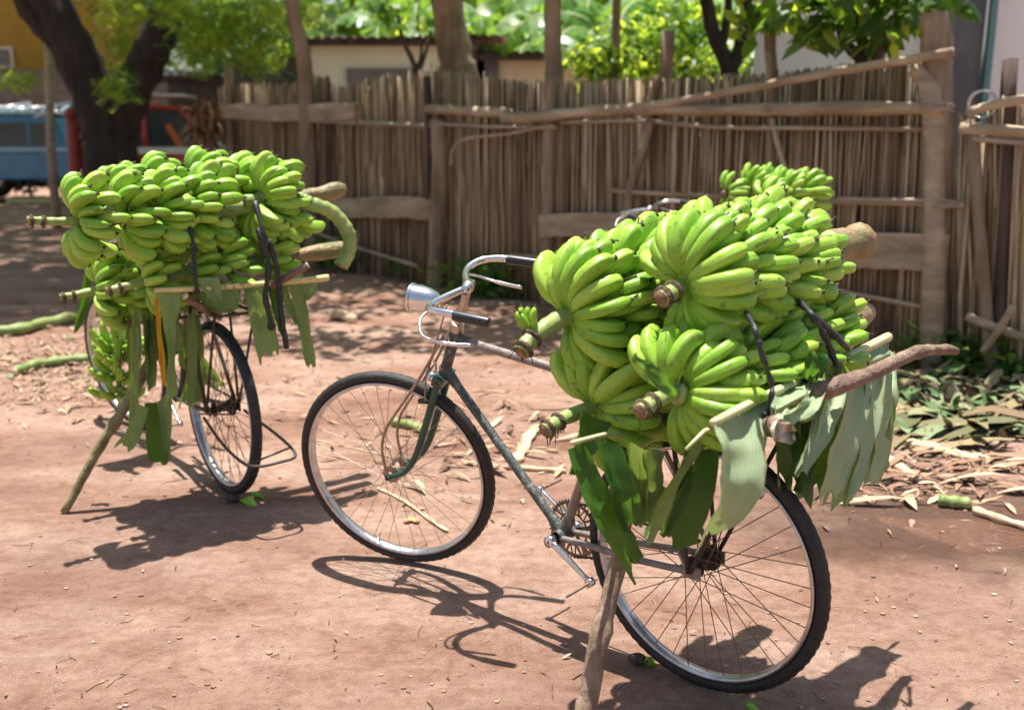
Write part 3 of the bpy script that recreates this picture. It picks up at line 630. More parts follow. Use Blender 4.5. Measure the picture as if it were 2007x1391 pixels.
def stick(name, label, path, r, mat_, cat, group=None, knots=(), fork=None, pale=0):
    P = [V(p) for p in path]; root = rooted(name, P[-1] if P[-1].z < P[0].z else P[0], label, cat, group)
    L = curve_pts(P, 8); k = len(L); lo = root.location; rs = []
    for i in range(k):
        t = i / (k - 1); rr = r[0] * (1 - t) + r[1] * t
        for (kt, ka) in knots: rr *= 1 + ka * math.exp(-((t - kt) / .025) ** 2)
        rs.append(rr)
    mb = MB(); mb.tube([p - lo for p in L], rs, 12, 0, True, 1, wob=.30, seed=len(label))
    if pale:
        for q in range(12 * pale): mb.m[q] = 1
        for q in range(12): v = V(mb.v[q]); mb.v[q] = tuple(v + (v - (L[0] - lo)) * .25 + (L[0] - L[1]).normalized() * (.018 * sin(q * 1.3) + .006 * (q % 3)))
    if fork:
        for f in fork: mb.tube([V(f[0]) - lo, V(f[1]) - lo, V(f[2]) - lo], [r[0] * .8, r[0] * .6, r[0] * .5], 8, 0, True, 1)
    mb.build('pole' if cat == 'pole' else 'branch', [mat_, M['cutwood']], root); return root
def strap(fr, pts, w, label, group, parts=()):
    P = curve_pts([fr.px(*p) for p in pts], 6); lo = P[0]; root = rooted('rubber_strap', lo, label, 'strap', group)
    mb = MB(); n_ = len(P)
    mb.tube([p - lo for p in P], [w * (1 + .25 * sin(i * 1.1)) for i in range(n_)], 7, wob=.3, seed=w * 1000); mb.ball(P[-1] - lo, w * 1.7, 7); mb.ball(P[len(P) // 3] - lo, w * 1.6, 7); mb.build('band', M['strap'], root)
    for q, ww in parts:
        P2 = curve_pts([fr.px(*p) for p in q], 6); mb = MB(); mb.tube([p - lo for p in P2], ww, 6, wob=.3, seed=3); mb.build('loose_end', M['strap'], root)
SG = 'black rubber straps binding the banana loads'
strap(NB, [(1462, 612, -.20), (1478, 640, -.265), (1492, 690, -.285), (1511, 745, -.29), (1513, 772, -.30), (1500, 812, -.29)], .0058, 'thin black rubber strap crossing the lower bunch of the nearest load to the leaf rib', SG)
strap(NB, [(1565, 590, -.22), (1590, 615, -.29), (1612, 650, -.30), (1630, 690, -.31), (1632, 730, -.30)], .0075, 'knotted black rubber strap near the thick stalk end of the nearest load', SG, [([(1600, 625, -.29), (1640, 660, -.31), (1662, 685, -.31)], .008), ([(1622, 672, -.30), (1636, 705, -.32), (1645, 735, -.31)], .0075)])
stick('carrying_pole', 'thick reddish brown pole tied under the nearest load and sticking out to the right', [NB.px(1556, 792, -.24), NB.px(1610, 766, -.33), NB.px(1700, 735, -.375), NB.px(1790, 693, -.41), NB.px(1850, 685, -.43), NB.px(1874, 688, -.44)], (.024, .010), M['bark_r'], 'pole', 'poles tied across the bicycle carriers', knots=((.62, .12), (.8, .1)))
stick('carrying_pole', 'short pole with a pale chopped end poking out below the leaf of the nearest load', [NB.px(1534, 846, -.36), NB.px(1520, 836, -.33), NB.px(1492, 815, -.24), NB.px(1440, 770, -.02)], (.019, .021), M['bark_r'], 'pole', 'poles tied across the bicycle carriers', pale=5)
stick('prop_stick', 'knotted stick propping up the nearest bicycle, its foot below the picture edge', [NB.px(1250, 870, .08), NB.px(1250, 870, .08).lerp(G(1120, 1560), .35) + V((.006, 0, 0)), NB.px(1250, 870, .08).lerp(G(1120, 1560), .62) + V((-.005, 0, 0)), G(1120, 1560)], (.015, .027), M['bark'], 'stick', 'sticks propping up the bicycles', knots=((.60, .30), (.35, .12)))
stick('prop_stick', 'slanting wooden stick propping up the left bicycle, its foot on bare earth', [LB.px(345, 610, .1), LB.px(345, 610, .1).lerp(G(126, 1004), .4) + V((.01, 0, 0)), LB.px(345, 610, .1).lerp(G(126, 1004), .7) + V((-.004, 0, 0)), G(126, 1004)], (.024, .015), M['bark_g'], 'stick', 'sticks propping up the bicycles', knots=((.5, .3), (.65, .15), (.8, .15)))
# left bicycle leaves
o = rooted('banana_leaf', LB.px(470, 560, -.275), 'yellow-ribbed banana leaf hanging in torn strips under the left load', 'banana leaf', 'banana leaves hung on the left bicycle')
mb = MB(); rp = curve_pts([LB.px(x, y, -.275) for x, y in ((303, 569), (400, 565), (520, 556), (600, 549), (643, 544))], 5)
mb.tube([p - o.location for p in rp], [.0085 + .005 * i / 20 for i in range(21)], 8, 0, True, 0); mb.build('midrib', M['rib_y'], o)
def SL(L, R, aL=-.28, aR=-.28, m='bleaf_l', **k): S_(o, LB, L, R, aL, aR, m, **k)
M['bleaf_m'] = leafmat('banana_leaf_sage', (.30, .40, .20), (.24, .36, .14), .3, .15, .45, tcol=(.30, .44, .07), scale=8, veins=14)
SL([(306, 572), (320, 632), (330, 704), (322, 798)], [(358, 572), (347, 632), (343, 704), (349, 772)], m='bleaf_m', sd=31)
SL([(478, 566), (492, 640), (507, 713)], [(522, 562), (538, 630), (549, 681)], m='bleaf_m', sd=32)
SL([(522, 560), (535, 610), (545, 650)], [(545, 557), (556, 610), (562, 660)], m='bleaf_d', sd=33)
SL([(568, 556), (583, 640), (601, 722)], [(592, 552), (608, 640), (621, 722)], m='bleaf_l', sd=34)
SL([(548, 556), (560, 600), (575, 628)], [(560, 556), (575, 600), (590, 640)], m='bleaf_l', sd=35)
SL([(590, 552), (595, 580), (600, 600)], [(625, 548), (622, 570), (606, 590)], m='bleaf_l', sd=36)
SL([(388, 545), (398, 570), (420, 592)], [(430, 545), (436, 575), (438, 592)], -.30, -.30, m='bleaf_m', sd=37)
SL([(438, 556), (450, 580), (460, 598)], [(455, 552), (470, 580), (476, 594)], -.29, -.29, m='bleaf_m', sd=38)
SL([(470, 553), (480, 566), (492, 575)], [(485, 550), (500, 560), (520, 570)], -.29, -.29, m='bleaf_m', sd=39)
o = rooted('banana_leaf', LB.px(430, 590, -.25), 'pale leaf sheath bulging below the yellow rib of the left load', 'banana leaf', 'banana leaves hung on the left bicycle')
SL([(398, 572), (412, 600), (440, 614)], [(470, 570), (468, 600), (452, 614)], -.26, -.26, m='bleaf_m', cup=.03, sd=40)
SL([(385, 575), (400, 598), (425, 612)], [(405, 574), (415, 598), (432, 612)], -.255, -.255, m='bleaf_m', cup=.02, sd=41)
o = rooted('banana_leaf', LB.px(320, 640, .1), 'shredded banana leaf trailing almost to the ground beside the left bicycle prop', 'banana leaf', 'banana leaves hung on the left bicycle')
rr = random.Random(5)
for i in range(14):
    x0 = 244 + i * 10.4 + rr.uniform(-4, 4); a = rr.uniform(-.05, .22); w = rr.uniform(10, 24); y1 = rr.uniform(690, 800); dx = rr.uniform(-6, 16)
    SL([(x0, rr.uniform(600, 640)), (x0 + dx * .4, 680), (x0 + dx, y1)], [(x0 + w, rr.uniform(600, 640)), (x0 + w * 1.1 + dx * .4, 680), (x0 + w * .8 + dx, y1 + rr.uniform(-15, 15))], a, a + rr.uniform(-.03, .03), m=rr.choice(['bleaf_m', 'bleaf_d', 'bleaf_l', 'bleaf_l']), sd=50 + i)
SL([(253, 645), (256, 740), (252, 826)], [(272, 642), (272, 740), (269, 822)], -.2, -.2, m='bleaf_l', sd=71)
SL([(262, 790), (250, 840), (226, 872)], [(292, 800), (278, 850), (260, 880)], -.04, -.04, m='bleaf_m', sd=72)
SL([(283, 790), (286, 860), (291, 903)], [(318, 790), (327, 850), (331, 906)], .02, .02, m='bleaf_d', sd=73)
SL([(308, 790), (318, 850), (328, 908)], [(338, 770), (336, 850), (333, 906)], -.01, -.01, m='bleaf_l', sd=74)
SL([(375, 640), (366, 720), (350, 800)], [(392, 640), (384, 720), (372, 780)], .15, .15, m='bleaf_m', sd=75)
SL([(388, 700), (398, 740), (425, 765)], [(400, 700), (425, 730), (440, 758)], .3, .3, m='bleaf_l', sd=76)
mb = MB(); mb.tube([LB.px(x, y, .1) - o.location for x, y in ((240, 634), (300, 628), (395, 618))], [.008, .008, .006], 6); mb.build('midrib', M['bark_r'], o)
o = rooted('yellow_leaf_strip', LB.px(308, 600, -.17), 'narrow bright yellow leaf strip hanging beside the wide pale strip of the left load', 'leaf')
SL([(303, 585), (310, 680), (319, 756)], [(311, 585), (320, 680), (328, 760)], -.29, -.29, m='yleaf', sd=77)
o = rooted('leaf_scrap', LB.px(165, 590, .3), 'dark green pointed leaf hanging at the far left of the left load', 'leaf')
SL([(165, 535), (152, 610), (143, 655)], [(180, 530), (172, 610), (150, 653)], .3, .3, m='bleaf_d', sd=78)
strap(LB, [(372, 445, -.27), (379, 480, -.29), (382, 530, -.30), (386, 572, -.29)], .0075, 'black rubber strap down the middle of the left load', SG)
strap(LB, [(500, 395, -.27), (515, 455, -.33), (526, 520, -.32), (520, 580, -.31), (532, 640, -.30)], .010, 'thick double black rubber strap with loose ends hanging right of the left load', SG, [([(528, 470, -.33), (545, 540, -.32), (552, 620, -.31), (562, 682, -.30)], .011), ([(508, 450, -.31), (514, 470, -.33), (520, 500, -.32)], .016)])
stick('carrying_pole', 'short pole with a sawn end resting on the yellow rib of the left load', [LB.px(604, 519, -.36), LB.px(560, 545, -.31), LB.px(530, 562, -.25), LB.px(480, 590, .1)], (.014, .016), M['bark_r'], 'pole', 'poles tied across the bicycle carriers')
stick('carrying_pole', 'short brown pole under the left end of the yellow rib of the left load', [LB.px(362, 580, -.27), LB.px(400, 606, -.2), LB.px(430, 620, .1)], (.014, .016), M['bark_r'], 'pole', 'poles tied across the bicycle carriers')
EXPO = .97
# ---------------------------------------------------------------- ground
def ground_mat():
    m, nt, b = mat('red_laterite_dirt')
    tc = N(nt, 'ShaderNodeTexCoord'); P = tc.outputs['Object']
    def noise(sc, det=5, rough=.6, vec=None):
        n_ = N(nt, 'ShaderNodeTexNoise', Scale=sc, Detail=det, Roughness=rough); nt.links.new(vec or P, n_.inputs[0]); return n_.outputs[0]
    mp = N(nt, 'ShaderNodeMapping'); mp.inputs['Scale'].default_value = (.7, 1.7, 1); mp.inputs['Rotation'].default_value = (0, 0, .35); nt.links.new(P, mp.inputs[0])
    base = ramp(nt, [(.30, (.225, .115, .078)), (.42, (.35, .205, .148)), (.54, (.44, .285, .215)), (.70, (.54, .385, .305))], noise(1.3, 8, .62, mp.outputs[0])).outputs[0]
    fine = ramp(nt, [(.36, (.78, .74, .72)), (.52, (1, 1, 1)), (.70, (1.15, 1.16, 1.16))], noise(26, 6, .7)).outputs[0]
    col = mixc(nt, .85, base, fine, 'MULTIPLY')
    gr = ramp(nt, [(.40, (.70, .67, .65)), (.6, (1.12, 1.12, 1.1))], noise(260, 3, .7)).outputs[0]
    col = mixc(nt, .8, col, gr, 'MULTIPLY')
    damp = ramp(nt, [(.50, (0, 0, 0)), (.70, (.55, .55, .55))], noise(.8, 5, .6)).outputs[0]
    col = mixc(nt, damp, col, (.22, .125, .092))
    sep = N(nt, 'ShaderNodeVectorMath', operation='SUBTRACT'); nt.links.new(P, sep.inputs[0]); sep.inputs[1].default_value = G(1930, 1030)
    scv = N(nt, 'ShaderNodeVectorMath', operation='MULTIPLY'); nt.links.new(sep.outputs[0], scv.inputs[0]); scv.inputs[1].default_value = (.8, 2.1, 0)
    wt = N(nt, 'ShaderNodeTexWave', Scale=1.7, Distortion=14, Detail=5); wt.inputs['Detail Scale'].default_value = 2.2; nt.links.new(mp.outputs[0], wt.inputs[0])
    wr = ramp(nt, [(.0, (.84, .80, .78)), (.35, (1, 1, 1))], wt.outputs[0]); col = mixc(nt, .75, col, wr.outputs[0], 'MULTIPLY')
    ln = N(nt, 'ShaderNodeVectorMath', operation='LENGTH'); nt.links.new(scv.outputs[0], ln.inputs[0])
    ad2 = N(nt, 'ShaderNodeMath', operation='MULTIPLY_ADD'); ad2.inputs[1].default_value = 1.1; nt.links.new(noise(3, 6, .65), ad2.inputs[0]); nt.links.new(ln.outputs[1], ad2.inputs[2])
    wet = ramp(nt, [(.95, (.85, .85, .85)), (1.0, (0, 0, 0))]); wet.color_ramp.elements[0].position = .62; wm = N(nt, 'ShaderNodeMath', operation='MULTIPLY'); wm.inputs[1].default_value = .62; nt.links.new(ad2.outputs[0], wm.inputs[0]); nt.links.new(wm.outputs[0], wet.inputs[0])
    wet = wet.outputs[0]; col = mixc(nt, wet, col, (.10, .052, .036))
    v = N(nt, 'ShaderNodeTexVoronoi', Scale=38); nt.links.new(P, v.inputs[0]); v.inputs['Randomness'].default_value = 1
    spk = ramp(nt, [(.0, (1, 1, 1)), (.10, (0, 0, 0))], v.outputs['Distance']).outputs[0]
    sel = ramp(nt, [(.78, (0, 0, 0)), (.80, (1, 1, 1))], v.outputs['Color']).outputs[0]
    sm = N(nt, 'ShaderNodeMath', operation='MULTIPLY'); nt.links.new(spk, sm.inputs[0]); nt.links.new(sel, sm.inputs[1])
    col = mixc(nt, sm.outputs[0], col, (.58, .50, .40))
    v2 = N(nt, 'ShaderNodeTexVoronoi', Scale=21); nt.links.new(P, v2.inputs[0])
    sp2 = ramp(nt, [(.0, (1, 1, 1)), (.06, (0, 0, 0))], v2.outputs['Distance']).outputs[0]; col = mixc(nt, sp2, col, (.09, .045, .03))
    nt.links.new(col, b.inputs['Base Color']); b.inputs['Specular IOR Level'].default_value = .22
    rr = ramp(nt, [(.5, (.95, .95, .95)), (.72, (.55, .55, .55))], noise(.8, 5, .6)).outputs[0]; nt.links.new(mixc(nt, wet, rr, (.25, .25, .25)), b.inputs['Roughness'])
    a = N(nt, 'ShaderNodeMath', operation='MULTIPLY_ADD'); a.inputs[1].default_value = .5; nt.links.new(noise(85, 7, .75), a.inputs[0]); nt.links.new(noise(9, 8, .62, mp.outputs[0]), a.inputs[2])
    bp = N(nt, 'ShaderNodeBump', Strength=.9, Distance=.038); nt.links.new(a.outputs[0], bp.inputs['Height']); nt.links.new(bp.outputs[0], b.inputs['Normal'])
    return m
def axis(lo, hi, flo, fhi, fn):
    a = []; k = 14
    for i in range(k): a.append(flo - (flo - lo) * ((k - i) / k) ** 3)
    a += [flo + (fhi - flo) * i / fn for i in range(fn + 1)]
    for i in range(1, k + 1): a.append(fhi + (hi - fhi) * (i / k) ** 3)
    return a
PUD = G(1985, 1040)
def gh(x, y):
    p = V((x, y, 0)); d = mnoise.noise(p * .9) * .012 + mnoise.noise(p * 2.7 + V((5, 0, 0))) * .008 + mnoise.noise(p * 8) * .0045 + mnoise.noise(p * 19) * .0016
    q = (V((x, y, 0)) - PUD); return d - .008 - .022 * math.exp(-((q.x / .40) ** 2 + ((q.y + .25 * q.x) / .085) ** 2)) * (1 + .6 * mnoise.noise(p * 7))
xs = axis(-150, 150, -4.5, 4.5, 170); ys = axis(-30, 260, 1.2, 10, 170); vs = [(x, y, gh(x, y)) for y in ys for x in xs]; nx_ = len(xs)
mb = MB(); mb.add(vs, [(j * nx_ + i, j * nx_ + i + 1, (j + 1) * nx_ + i + 1, (j + 1) * nx_ + i) for j in range(len(ys) - 1) for i in range(nx_ - 1)])
tag(mb.build('dirt_ground', ground_mat()), kind='structure')
# puddle
m, nt, b = mat('muddy_water'); b.inputs['Base Color'].default_value = (.13, .065, .038, 1); b.inputs['Roughness'].default_value = .06; b.inputs['Specular IOR Level'].default_value = .6
n_ = N(nt, 'ShaderNodeTexNoise', Scale=38, Detail=4); bp = N(nt, 'ShaderNodeBump', Strength=.9, Distance=.02); nt.links.new(n_.outputs[0], bp.inputs['Height']); nt.links.new(bp.outputs[0], b.inputs['Normal'])
c = PUD; vs = [tuple(c + V((0, 0, -.0165)))]
for i in range(40):
    a = 2 * pi * i / 40; rr_ = 1 + .28 * mnoise.noise(V((cos(a) * 2, sin(a) * 2, 3)))
    vs.append(tuple(c + V((cos(a) * .75 * rr_, sin(a) * .28 * rr_, -.0165))))
mb = MB(); mb.add(vs, [(0, 1 + i, 1 + (i + 1) % 40) for i in range(40)]); tag(mb.build('puddle_water', m), kind='structure')
# ---------------------------------------------------------------- litter on the ground
def litter_mat(name, cols, rough=.8):
    m, nt, b = mat(name); g = N(nt, 'ShaderNodeNewGeometry')
    k = len(cols); r = ramp(nt, [(i / max(1, k - 1), c) for i, c in enumerate(cols)], g.outputs['Random Per Island']); r.color_ramp.interpolation = 'LINEAR'
    nt.links.new(r.outputs[0], b.inputs['Base Color']); b.inputs['Roughness'].default_value = rough; b.inputs['Specular IOR Level'].default_value = .25
    return m
M['straw'] = litter_mat('dry_leaf_bits', [(.16, .09, .055), (.34, .20, .12), (.44, .30, .18), (.22, .12, .08), (.54, .40, .27), (.10, .06, .04), (.30, .19, .12)])
M['straw_g'] = litter_mat('fresh_leaf_scraps', [(.06, .12, .035), (.13, .19, .08), (.20, .26, .13), (.27, .21, .11), (.06, .08, .03), (.36, .28, .17), (.14, .09, .05)])
M['pebble'] = litter_mat('pebbles', [(.20, .12, .09), (.36, .25, .19), (.44, .34, .27), (.12, .07, .055)])
M['twig'] = litter_mat('twigs', [(.08, .045, .03), (.20, .12, .08), (.42, .30, .19)])
rr = random.Random(77)
def flake(mb, p, L, W, ang, lift, curl):
    d = V((cos(ang), sin(ang), 0)); s = V((-sin(ang), cos(ang), 0)); k = 4; vs = []
    w_ = [.25, .9, 1, .75, .12]
    for i in range(k + 1):
        t = i / k - .5; z = lift * (t + .5) + curl * L * (.25 - t * t) * 1.2
        c = p + d * (t * L) + s * (curl * L * t * t * .8) + V((0, 0, .004 + z)); ww = W * w_[i] * rr.uniform(.8, 1.15)
        vs += [c - s * ww + V((0, 0, ww * rr.uniform(0, .5))), c, c + s * ww + V((0, 0, ww * rr.uniform(0, .5)))]
    fs = []
    for i in range(k):
        for j in range(2): q = i * 3 + j; fs.append((q, q + 1, q + 4, q + 3))
    mb.add(vs, fs)
def scatter(x0, y0, x1, y1, n, mb, Lr, Wr, gauss=False, lift=.02):
    for _ in range(n):
        if gauss: px = rr.gauss((x0 + x1) / 2, (x1 - x0) / 3.4); py = rr.gauss((y0 + y1) / 2, (y1 - y0) / 3.4)
        else: px = rr.uniform(x0, x1); py = rr.uniform(y0, y1)
        if py < 300: continue
        p = G(px, py); p.z = gh(p.x, p.y); s = rr.random() ** 2
        flake(mb, p, Lr[0] + (Lr[1] - Lr[0]) * s, Wr[0] + (Wr[1] - Wr[0]) * rr.random() * (.4 + s), rr.uniform(0, 6.28), rr.uniform(0, lift), rr.uniform(-.2, .8))
mb = MB()
scatter(-60, 640, 330, 790, 1100, mb, (.015, .12), (.002, .016), True)
scatter(0, 680, 700, 850, 260, mb, (.015, .10), (.003, .014), True)
scatter(560, 560, 1100, 760, 330, mb, (.015, .10), (.002, .010))
scatter(700, 740, 1140, 960, 250, mb, (.015, .15), (.002, .013), True)
scatter(1640, 840, 2100, 1000, 330, mb, (.015, .15), (.002, .016), True)
scatter(1600, 700, 2100, 860, 450, mb, (.02, .18), (.003, .02), True, .06)
scatter(0, 560, 2007, 1391, 240, mb, (.006, .03), (.001, .004))
scatter(0, 480, 1200, 620, 350, mb, (.02, .14), (.003, .014))
for _ in range(34):
    p = G(rr.uniform(1700, 2050), rr.uniform(850, 1000)); p.z = gh(p.x, p.y); flake(mb, p, rr.uniform(.14, .32), rr.uniform(.010, .026), rr.uniform(-.7, .7), .02, rr.uniform(-.3, .5))
for _ in range(22):
    p = G(rr.gauss(1000, 80), rr.gauss(860, 45)); p.z = gh(p.x, p.y); flake(mb, p, rr.uniform(.12, .28), rr.uniform(.008, .02), rr.uniform(-1.2, 1.2), .02, rr.uniform(-.3, .5))
tag(mb.build('dry_leaf_litter', M['straw']), kind='stuff')
mb = MB()
scatter(1700, 690, 2120, 850, 400, mb, (.05, .30), (.010, .05), True, .12)
scatter(0, 640, 260, 760, 50, mb, (.03, .12), (.004, .02), True)
scatter(1150, 620, 1400, 900, 30, mb, (.03, .12), (.004, .02))
for _ in range(26):
    p = G(rr.uniform(1760, 2060), rr.uniform(770, 880)); p.z = gh(p.x, p.y); flake(mb, p, rr.uniform(.2, .45), rr.uniform(.03, .07), rr.uniform(-.9, .9), .05, rr.uniform(-.2, .5))
tag(mb.build('fresh_leaf_scraps', M['straw_g']), kind='stuff')
mb = MB()
for _ in range(2800):
    p = G(rr.uniform(-50, 2050), rr.uniform(900, 1391) if rr.random() < .6 else rr.uniform(560, 1000)); p.z = gh(p.x, p.y); s = .0011 + .007 * rr.random() ** 6
    mb.ball(p + V((0, 0, s * .3)), s, 5, 0, (rr.uniform(.8, 1.5), rr.uniform(.7, 1.2), .6))
tag(mb.build('pebble_scatter', M['pebble'], smooth=False), kind='stuff')
mb = MB()
for _ in range(210):
    p = G(rr.uniform(-50, 2050), rr.uniform(600, 1391)); p.z = gh(p.x, p.y); a = rr.uniform(0, 6.28); L_ = .01 + .07 * rr.random() ** 2.5
    d = V((cos(a), sin(a), 0)); q = p + d * L_ * .5 + V((-sin(a), cos(a), 0)) * rr.uniform(-.2, .2) * L_
    mb.tube([p + V((0, 0, .003)), q + V((0, 0, .005)), p + d * L_ + V((0, 0, .002))], rr.uniform(.0006, .0018), 4)
tag(mb.build('twig_scatter', M['twig']), kind='stuff')
def stalkpiece(label, pix, r, m, group='cut banana stalks and husks on the ground', name='cut_banana_stalk', z=.0, flat=1):
    P = curve_pts([G(x, y, z) for x, y in pix], 6); lo = P[len(P) // 2]; mb = MB(); k = len(P)
    mb.tube([p - lo + V((0, 0, gh(p.x, p.y) + r * flat)) for p in P], [r * (1 + .15 * sin(i * 1.3)) * (1 if 0 < i < k - 1 else .8) for i in range(k)], 9, 0, True, 1, wob=.3, seed=len(label))
    if flat < 1:
        mb.v = [(x, y, (z_) * flat) for x, y, z_ in mb.v]
    o_ = mb.build(name, [m, M['cutwood']], loc=lo); tag(o_, label, 'plant debris', group); return o_
M['stk_g'] = simple('green_stalk_skin', (.12, .19, .04), (.30, .34, .12), 12, .6, c3=(.36, .26, .13), bump=.3)
M['stk_d'] = simple('dry_stalk_skin', (.42, .28, .17), (.66, .50, .33), 14, .8, c3=(.3, .18, .11), bump=.4)
stalkpiece('long green banana stalk on the dirt at the far left edge', [(-40, 660), (40, 655), (90, 642), (150, 630)], .040, M['stk_g'])
stalkpiece('green banana stalk in dry leaves in front of the long stalk at the left', [(30, 733), (70, 720), (120, 712), (180, 706)], .030, M['stk_g'])
stalkpiece('short pale stalk piece in the yard between the two nearer bicycles', [(650, 622), (672, 627), (694, 634)], .036, M['stk_d'])
stalkpiece('short green knobby stalk seen through the nearest front wheel', [(768, 830), (800, 836), (838, 852)], .022, M['stk_g'])
stalkpiece('thin curled dry strip behind the nearest bicycle down tube', [(905, 905), (960, 915), (1050, 920), (1110, 925)], .010, M['stk_d'])
stalkpiece('broad dry husk standing out pale behind the nearest bicycle', [(1010, 905), (1025, 880), (1040, 850), (1060, 835)], .030, M['stk_d'], flat=.5)
stalkpiece('long pale husk on the dirt at the right beyond the hanging leaf', [(1778, 868), (1830, 878), (1880, 893), (1940, 902)], .038, M['stk_d'], flat=.5)
stalkpiece('pale husk half hidden behind the hanging grey leaf at the right', [(1728, 890), (1760, 912), (1800, 940)], .026, M['stk_d'], flat=.6)
stalkpiece('green stalk stub at the edge of the puddle', [(1838, 986), (1870, 990), (1902, 992)], .024, M['stk_g'])
stalkpiece('dry yellow stalk lying from the puddle edge to the right border', [(1908, 1000), (1960, 1015), (2030, 1035)], .016, M['stk_d'])
stalkpiece('thin straw through the nearest front wheel, left half', [(615, 858), (700, 878), (770, 897)], .0035, M['stk_d'])
stalkpiece('thin straw strip low inside the nearest front wheel', [(740, 955), (800, 985), (850, 1020), (878, 1037)], .008, M['stk_d'], flat=.6)
stalkpiece('orange dry leaf bit inside the nearest front wheel', [(792, 1019), (806, 1016), (820, 1019)], .014, simple('orange_dry_leaf', (.6, .25, .08), (.7, .35, .15), 30, .8), flat=.4, name='dry_leaf_bit')
# lone bananas on the ground
for px, py, rz, lab in ((1460, 1380, .2, 'single green banana on the dirt below the rear wheel of the nearest bicycle'), (1268, 1296, 1.2, 'single green banana in the shade left of the nearest rear wheel'), (470, 980, .3, 'green banana wedged at the foot of the left bicycle rear wheel')):
    p = G(px, py, .02); o = link('fallen_banana', BAN_S[0], None, p); o.rotation_euler = (0, pi / 2, rz); o.scale = (.75, .75, .45 if px > 1400 else .6); tag(o, lab, 'banana', 'fallen bananas')
for i, p in enumerate([(492, 968, .9), (482, 974, -.5)]):
    q = G(p[0], p[1], .02); o = link('fallen_banana', BAN_S[1], None, q); o.rotation_euler = (0, pi / 2, p[2]); o.scale = (.7, .7, .5); tag(o, ['green banana at the right of those under the left rear wheel', 'green banana nearest the viewer of those under the left rear wheel'][i], 'banana', 'fallen bananas')
# stone chocks
for px, py, s, lab in ((1250, 1290, .026, 'dark stone in the shade beside the nearest rear wheel'), (455, 976, .028, 'dark stone wedged under the left bicycle rear wheel')):
    mb = MB(); mb.ball((0, 0, 0), s, 10, 0, (1.1, .8, .6)); mb.v = [tuple(V(v) * (1 + .25 * mnoise.noise(V(v) * 40))) for v in mb.v]
    o = mb.build('stone', simple('dark_stone', (.05, .035, .03), (.10, .07, .05), 40, .9, bump=.4), loc=G(px, py, .012)); tag(o, lab, 'stone', 'stones by the wheels')
# ---------------------------------------------------------------- fence
def wood(name, a, b_, c_, **k): return simple(name, a, b_, 10, .9, bump=.6, bscale=30, stretch=k.get('st', (1, 1, .2)), c3=c_, hi=.6)
M['reed'] = None
m, nt, b = mat('weathered_reed')
g_ = N(nt, 'ShaderNodeNewGeometry'); tc = N(nt, 'ShaderNodeTexCoord'); mp = N(nt, 'ShaderNodeMapping'); mp.inputs['Scale'].default_value = (30, 30, 1.6); nt.links.new(tc.outputs['Object'], mp.inputs[0])
r1 = ramp(nt, [(0, (.15, .095, .055)), (.25, (.28, .195, .12)), (.55, (.39, .29, .185)), (.8, (.50, .395, .265)), (1, (.62, .51, .36))], g_.outputs['Random Per Island'])
n1 = N(nt, 'ShaderNodeTexNoise', Scale=1, Detail=6); nt.links.new(mp.outputs[0], n1.inputs[0]); r2 = ramp(nt, [(.3, (.55, .5, .48)), (.7, (1.25, 1.22, 1.2))], n1.outputs[0])
nt.links.new(mixc(nt, .8, r1.outputs[0], r2.outputs[0], 'MULTIPLY'), b.inputs['Base Color']); b.inputs['Roughness'].default_value = .85; M['reed'] = m
M['post'] = wood('fence_post_bark', (.16, .105, .065), (.31, .23, .155), (.41, .32, .22))
M['post_d'] = wood('dark_branch_bark', (.045, .03, .024), (.10, .07, .055), (.16, .12, .10))
M['plank'] = wood('grey_fence_rail', (.25, .18, .115), (.42, .325, .22), (.54, .44, .32), st=(.25, .25, 1))
M['pale_rail'] = wood('pale_fence_pole', (.26, .20, .155), (.42, .335, .265), (.5, .42, .34), st=(.25, .25, 1))
def reed_screen(parent, x0, x1, top, base_off, step=1, sd=0, lean=0, wmul=1):
    r = random.Random(sd); mb = MB(); px = x0; k = 0
    while px < x1:
        t = top(px); o_ = r.uniform(-.02, .035); lo = FP(px, 300, o_); hi = FP(px + r.gauss(lean, 7), t + r.uniform(-3.5, 5) - (r.random() < .03) * r.uniform(4, 14), o_ + r.uniform(-.02, .04))
        if r.random() < .03: hi = hi.lerp(lo, .12)
        b_ = V((lo.x, lo.y, -.02)); d = V((hi.x, hi.y, 0)) - V((lo.x, lo.y, 0)); 
        if r.random() < .12: b_ += V((.7133, -.7009, 0)) * r.uniform(-.14, .14)
        w = r.uniform(.005, .013) * wmul; P_ = [b_, b_.lerp(hi, .33) + V((r.gauss(0, .010), r.gauss(0, .010), 0)), b_.lerp(hi, .67) + V((r.gauss(0, .010), r.gauss(0, .010), 0)), hi]
        mb.tube(P_, [w, w * .95, w * .85, w * .55], 5)
        dd = lo.length; px += max(1.2, w * 1.1 * FPX * .72 / dd) * step; k += 1
    return mb.build('reed_screen', M['reed'], parent)
def prof(pts):
    def f(x):
        for (a, b1), (c_, d) in zip(pts, pts[1:]):
            if a <= x <= c_: return b1 + (d - b1) * (x - a) / (c_ - a)
        return pts[0][1] if x < pts[0][0] else pts[-1][1]
    return f
top1 = prof([(430, 172), (455, 165), (560, 165), (600, 158), (622, 142), (640, 158), (668, 172), (700, 162), (730, 152), (800, 148), (850, 136), (900, 143), (960, 152), (1010, 158), (1040, 163), (1100, 158), (1130, 165), (1200, 155), (1300, 156), (1400, 148), (1480, 143), (1560, 140), (1640, 130), (1740, 120), (1840, 112)])
fr_ = rooted('reed_fence', V((.6, 8.11, 0)), 'long weathered reed fence with rough log rails running behind the bicycles', 'fence')
FO = fr_.location
